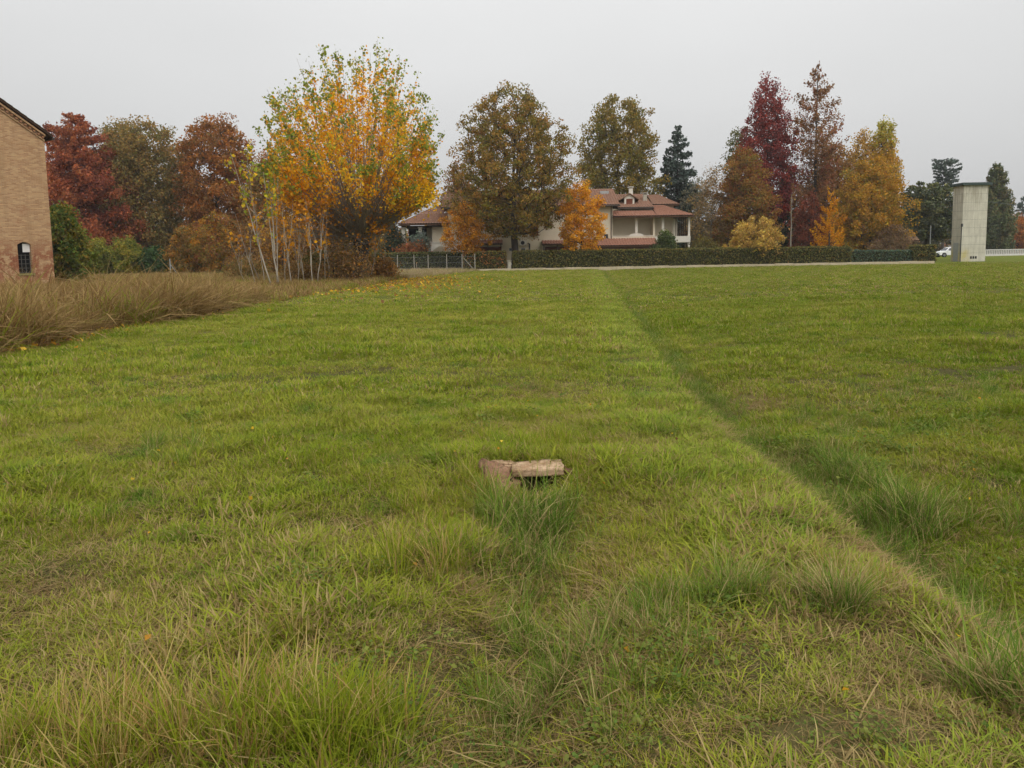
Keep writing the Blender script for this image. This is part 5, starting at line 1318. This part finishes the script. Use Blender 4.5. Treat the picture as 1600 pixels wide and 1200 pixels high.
# low shed roof seen between the trees on the right
def shed():
    p = at(1398, 365, 100); Y = 100.0
    root = thing('garden_shed', 'small shed with a faded tile roof behind the reddish shrub', 'shed', (p.x, Y, 0))
    MB().box(-2.6, 2.6, 0, 3.5, 0, 2.6).build('wall', MAT['dark_wood'], root)
    for sg in (1, -1):
        ye, yr = (-0.5, 1.75) if sg == 1 else (4.0, 1.75); q = [Vector((-3, ye, 2.55)), Vector((3, ye, 2.55)), Vector((3, yr, 3.9)), Vector((-3, yr, 3.9))]
        mb = MB(); dn = Vector((0, 0, -0.1)); mb.add([*q, *[v + dn for v in q]], [(0, 1, 2, 3), (7, 6, 5, 4), (0, 4, 5, 1), (1, 5, 6, 2), (2, 6, 7, 3), (3, 7, 4, 0)])
        r = mb.build('roof', MAT['dark_wood'], root); corr(r, [v + Vector((0, 0, 0.02)) for v in q], MAT['old_tile'])
    d = MB().box(-0.5, 0.5, -0.06, -0.002, 0, 2.0).build('door', MAT['shutter'], root)
    MB().box(0.3, 0.36, -0.1, -0.062, 0.95, 1.1).build('handle', MAT['galvanised'], d)
shed()
q = thing('garden_pole', 'thin grey pole standing in front of the dark pine', 'pole', spot(1452.5, 92))
MB().tube([(0, 0, 0), (0, 0, hgt(1452, 352, 92))], [0.075, 0.05], 8).build('shaft', MAT['galvanised'], q)
MB().tube([(0, 0, 0), (0, 0, 0.5)], [0.12, 0.085], 8).build('base', MAT['galvanised'], q)

# ------------------------------------------------------------------ concrete tower
def tower():
    Y = 86.0; a = at(1501.5, 400, Y); x0 = a.x; W = at(1539.5, 400, Y).x - x0; D = 2.0
    H = at(1520, 289.5, Y).z
    root = thing('transformer_tower', 'tall square concrete tower with flat dark roof at the edge of the field', 'tower', (x0, Y, 0))
    MB().box(0.04, W - 0.04, 0.04, D - 0.04, -0.2, H - 0.02).build('core', MAT['dark_metal'], root)
    rows = 9; h = H / rows
    for i in range(rows):
        z0, z1 = i * h + (0.012 if i else -0.2), (i + 1) * h - 0.004
        for k in (0, 1):
            bx = (0.0, W / 2 - 0.006) if k == 0 else (W / 2 + 0.006, W)
            MB().box(bx[0], bx[1], 0.0, 0.036, z0, z1).build('panel', MAT['concrete'], root, bevel=0.004)
            MB().box(bx[0], bx[1], D - 0.036, D, z0, z1).build('panel', MAT['concrete'], root)
        MB().box(0.0, 0.036, 0.04, D - 0.04, z0, z1).build('panel', MAT['concrete'], root, bevel=0.004)
        MB().box(W - 0.036, W, 0.04, D - 0.04, z0, z1).build('panel', MAT['concrete'], root)
    MB().box(-0.28, W + 0.28, -0.28, D + 0.28, H, H + 0.22).build('roof_slab', MAT['slab_roof'], root, bevel=0.02)
    MB().box(-0.22, W + 0.22, -0.22, D + 0.22, H + 0.222, H + 0.30).build('roof_felt', MAT['slab_roof'], root)
    for k in range(3):
        v = MB().box(1.02 + k * 0.27, 1.20 + k * 0.27, -0.03, -0.002, 0.30, 0.58).build('vent', MAT['void'], root)
        for s in range(3): MB().box(1.03 + k * 0.27, 1.19 + k * 0.27, -0.045, -0.031, 0.34 + s * 0.08, 0.37 + s * 0.08).build('slat', MAT['dark_metal'], v)
    MB().tube([(-0.04, 0.06, 0), (-0.04, 0.06, 3.9)], 0.045, 8).build('cable_duct', MAT['dark_metal'], root)
    MB().box(-0.16, 0.02, -0.12, -0.002, 3.85, 4.2).build('junction_box', MAT['dark_metal'], root)
    MB().box(-0.05, -0.002, 0.6, 1.5, -0.1, 2.1).build('door', MAT['galvanised'], root)
    for k in range(3): MB().tube([(W + 0.01, 0.5 + k * 0.45, H - 1.75), (W + 0.2, 0.5 + k * 0.45, H - 1.75)], [0.06, 0.05], 8).build('insulator', MAT['dark_wood'], root)
    # overhead cable to a pole out to the right
    px_, py_ = x0 + W + 34.0, Y + 16.0
    pole = thing('utility_pole', 'wooden pole carrying the cable, beyond the right edge', 'pole', (px_, py_, 0))
    MB().tube([(0, 0, -0.2), (0, 0, 7.6)], [0.15, 0.1], 10).build('shaft', MAT['bark_grey'], pole)
    MB().box(-0.06, 0.06, -0.7, 0.7, 7.0, 7.12).build('crossarm', MAT['bark_grey'], pole)
    for k in (0,):
        p0, p1 = Vector((x0 + W + 0.2, Y + 0.5, H - 1.75)), Vector((px_, py_, 7.16))
        pts = [p0 + (p1 - p0) * (i / 16) + Vector((0, 0, -4 * 0.9 * (i / 16) * (1 - i / 16))) for i in range(17)]
        c = MB().tube([p - p0 for p in pts], 0.025, 5).build('overhead_cable', MAT['dark_metal'], None, loc=p0)
        tag(c, 'thin overhead cable running right from the concrete tower', 'cable')
tower()

# ------------------------------------------------------------------ white fence and car beyond the tower
def white_fence():
    a, b = at(1530, 400, 133), at(1660, 400, 140)
    d = Vector((b.x - a.x, b.y - a.y, 0)); L = d.length; e = d.normalized()
    root = thing('white_fence', 'low white balustrade fence right of the concrete tower', 'fence', (a.x, a.y, 0), math.atan2(d.y, d.x))
    n = int(L / 0.42); bm_ = MB().box(-0.09, 0.09, -0.06, 0.06, 0.28, 0.96).mesh('baluster', 0.015)
    for i in range(n): obj('baluster', bm_, MAT['fence_white'], root, ((i + 0.5) * L / n, 0, 0))
    MB().box(0, L, -0.1, 0.1, 0.962, 1.12).build('top_rail', MAT['fence_white'], root, bevel=0.02)
    MB().box(0, L, -0.12, 0.12, -0.1, 0.278).build('bottom_rail', MAT['fence_white'], root, bevel=0.02)
white_fence()

def car():
    b = spot(1463, 128); L = 4.3
    root = thing('parked_car', 'white car half hidden behind the concrete tower', 'car', (b[0], b[1], 0), 0.05)
    prof = [(0.02, 0.42), (0.0, 0.62), (0.06, 0.82), (0.28, 0.93), (1.12, 1.05), (1.72, 1.53), (2.1, 1.63), (3.5, 1.60), (4.02, 1.15), (4.26, 1.02), (4.3, 0.45), (4.2, 0.34), (0.1, 0.34)]
    bm = bmesh.new()
    ys = [(-0.86, 0.965), (-0.80, 1.0), (0.80, 1.0), (0.86, 0.965)]
    rings = []
    for y, s in ys:
        ring = []
        for x, z in prof:
            inset = 0.16 * max(0, (z - 1.0) / 0.6)
            ring.append(bm.verts.new((2.15 + (x - 2.15) * s, (abs(y) - inset) * (1 if y > 0 else -1), 0.34 + (z - 0.34) * s)))
        rings.append(ring)
    n = len(prof)
    for r0, r1 in zip(rings, rings[1:]):
        for i in range(n): bm.faces.new((r0[i], r0[(i + 1) % n], r1[(i + 1) % n], r1[i]))
    bm.faces.new(rings[0]); bm.faces.new(list(reversed(rings[-1])))
    bmesh.ops.recalc_face_normals(bm, faces=bm.faces)
    m = bpy.data.meshes.new('body'); bm.to_mesh(m); bm.free()
    obj('body', m, MAT['paint_white'], root)
    for sg in (-1, 1):
        def side(poly, name, mat, off):
            v = [(x, sg * (0.862 - 0.16 * max(0, (z - 1.0) / 0.6) + off), z) for x, z in poly]; v2 = [(x, y - sg * 0.02, z) for x, y, z in v]; k = len(v)
            mb = MB(); mb.add(v + v2, [tuple(range(k)), tuple(range(2 * k - 1, k - 1, -1))] + [(i, i + k, (i + 1) % k + k, (i + 1) % k) for i in range(k)]); return mb.build(name, MAT[mat], root)
        side([(1.30, 1.07), (2.25, 1.07), (2.25, 1.5), (1.78, 1.5)], 'side_window', 'glass', 0.006)
        side([(2.33, 1.07), (3.72, 1.09), (3.45, 1.5), (2.33, 1.5)], 'side_window', 'glass', 0.006)
        dr = side([(1.25, 0.45), (2.28, 0.45), (2.28, 1.03), (1.25, 1.03)], 'door', 'paint_white', 0.010)
        MB().box(2.02, 2.2, sg * 0.885 - 0.015, sg * 0.885 + 0.015, 0.9, 0.94).build('handle', MAT['bumper'], dr)
        MB().box(1.28, 1.44, sg * 0.95 - 0.08, sg * 0.95 + 0.08, 1.04, 1.17).build('mirror', MAT['paint_white'], root, bevel=0.02)
        MB().box(0.0, 0.2, sg * 0.62 - 0.17, sg * 0.62 + 0.17, 0.72, 0.86).build('headlight', MAT['lamp_lens'], root, bevel=0.02)
        for wx in (0.82, 3.42):
            cyl = lambda r, y0, y1: MB().prism([(wx + r * math.cos(k * math.pi / 12), 0.34 + r * math.sin(k * math.pi / 12)) for k in range(24)], y0, y1)
            arch = cyl(0.41, sg * 0.868 - 0.004, sg * 0.868 + 0.004).build('wheel_arch', MAT['void'], root)
            w = cyl(0.34, sg * 0.80 - 0.1, sg * 0.80 + 0.11).build('wheel', MAT['tyre'], root, bevel=0.02)
            cyl(0.22, sg * 0.80 + sg * 0.112 - 0.006, sg * 0.80 + sg * 0.112 + 0.006).build('rim', MAT['rim'], w)
    mb = MB(); mb.add([(1.13, -0.70, 1.09), (1.13, 0.70, 1.09), (1.69, 0.60, 1.52), (1.69, -0.60, 1.52), (1.17, -0.70, 1.06), (1.17, 0.70, 1.06), (1.73, 0.60, 1.49), (1.73, -0.60, 1.49)], [(0, 1, 2, 3), (7, 6, 5, 4), (0, 4, 5, 1), (1, 5, 6, 2), (2, 6, 7, 3), (3, 7, 4, 0)]); mb.build('windscreen', MAT['glass'], root)
    MB().box(-0.05, 0.1, -0.8, 0.8, 0.36, 0.58).build('bumper', MAT['bumper'], root, bevel=0.03)
    MB().box(-0.03, 0.03, -0.45, 0.45, 0.62, 0.72).build('grille', MAT['bumper'], root)
car()

# ------------------------------------------------------------------ the damp autumn air
hz_m = bpy.data.materials.new('haze'); hz_m.use_nodes = True
hz_m.node_tree.nodes.clear()
hv = hz_m.node_tree.nodes.new('ShaderNodeVolumePrincipled'); ho = hz_m.node_tree.nodes.new('ShaderNodeOutputMaterial')
hv.inputs['Color'].default_value = (0.86, 0.88, 0.90, 1); hv.inputs['Density'].default_value = HAZE; hv.inputs['Anisotropy'].default_value = 0.2
hz_m.node_tree.links.new(hv.outputs[0], ho.inputs['Volume'])
o = MB().box(-520, 520, -120, 600, -1.6, 27.0).build('haze', hz_m, kind='stuff')
tag(o, 'thin pale autumn haze over the field and gardens', 'haze')

# ------------------------------------------------------------------ broken masonry of the old culvert in the grass
def rough_block(name, dims, mat, parent, loc, rot, seed, amp=0.02, cuts=5, label=None, edge=0.16):
    bm = bmesh.new(); bmesh.ops.create_cube(bm, size=1.0)
    for v in bm.verts: v.co = Vector((v.co.x * dims[0], v.co.y * dims[1], v.co.z * dims[2]))
    bmesh.ops.bevel(bm, geom=bm.edges[:], offset=min(dims) * edge, segments=2, affect='EDGES')
    bmesh.ops.subdivide_edges(bm, edges=bm.edges[:], cuts=cuts, use_grid_fill=True)
    from mathutils import noise as N
    for v in bm.verts:
        p = v.co * 9 + Vector((seed * 3.1, seed, 0)); v.co += Vector((N.noise(p), N.noise(p + Vector((7, 0, 0))), N.noise(p + Vector((0, 9, 0))))) * amp + v.co.normalized() * amp * 0.6 * N.noise(v.co * 26 + Vector((seed, 4, 1)))
    m = bpy.data.meshes.new(name); bm.to_mesh(m); bm.free()
    o = obj(name, m, mat, parent, loc, smooth=True, label=label); o.rotation_euler = rot
    return o
cz = 0.0
cv = thing('culvert_stone', 'broken sandstone and brick masonry of an old culvert half sunk in the grass', 'masonry', (STONE[0], STONE[1], cz - 0.03))
rough_block('lintel_slab', (0.36, 0.22, 0.05), MAT['sandstone'], cv, (0.11, 0.06, 0.095), (0.03, -0.03, 0.05), 1, 0.013, edge=0.07)
rough_block('side_block', (0.26, 0.38, 0.12), MAT['red_stone'], cv, (-0.18, -0.07, 0.015), (0.42, 0.22, 0.28), 2, 0.05)
rough_block('back_block', (0.20, 0.10, 0.07), MAT['sandstone'], cv, (-0.15, 0.15, 0.085), (0.08, 0.05, 0.10), 3, 0.016)
rough_block('brick', (0.17, 0.10, 0.055), MAT['brick_red'], cv, (-0.19, -0.25, -0.03), (0.45, 0.2, 0.25), 4, 0.012, label='worn red brick')
rough_block('brick', (0.16, 0.09, 0.055), MAT['red_stone'], cv, (-0.09, -0.33, -0.08), (0.6, 0.2, -0.35), 5, 0.014)
rough_block('end_block', (0.13, 0.14, 0.09), MAT['red_stone'], cv, (0.33, 0.05, 0.035), (0.15, 0.1, 0.4), 6, 0.022)
mb = MB()
mb.box(-0.07, 0.27, 0.10, 0.13, -0.25, 0.065).box(-0.09, -0.072, -0.10, 0.13, -0.25, 0.06).box(0.272, 0.29, -0.10, 0.13, -0.25, 0.06)
mb.build('channel_wall', MAT['shaded_earth'], cv)  # cavity lining, its colour carries the dark of the gap below the slab
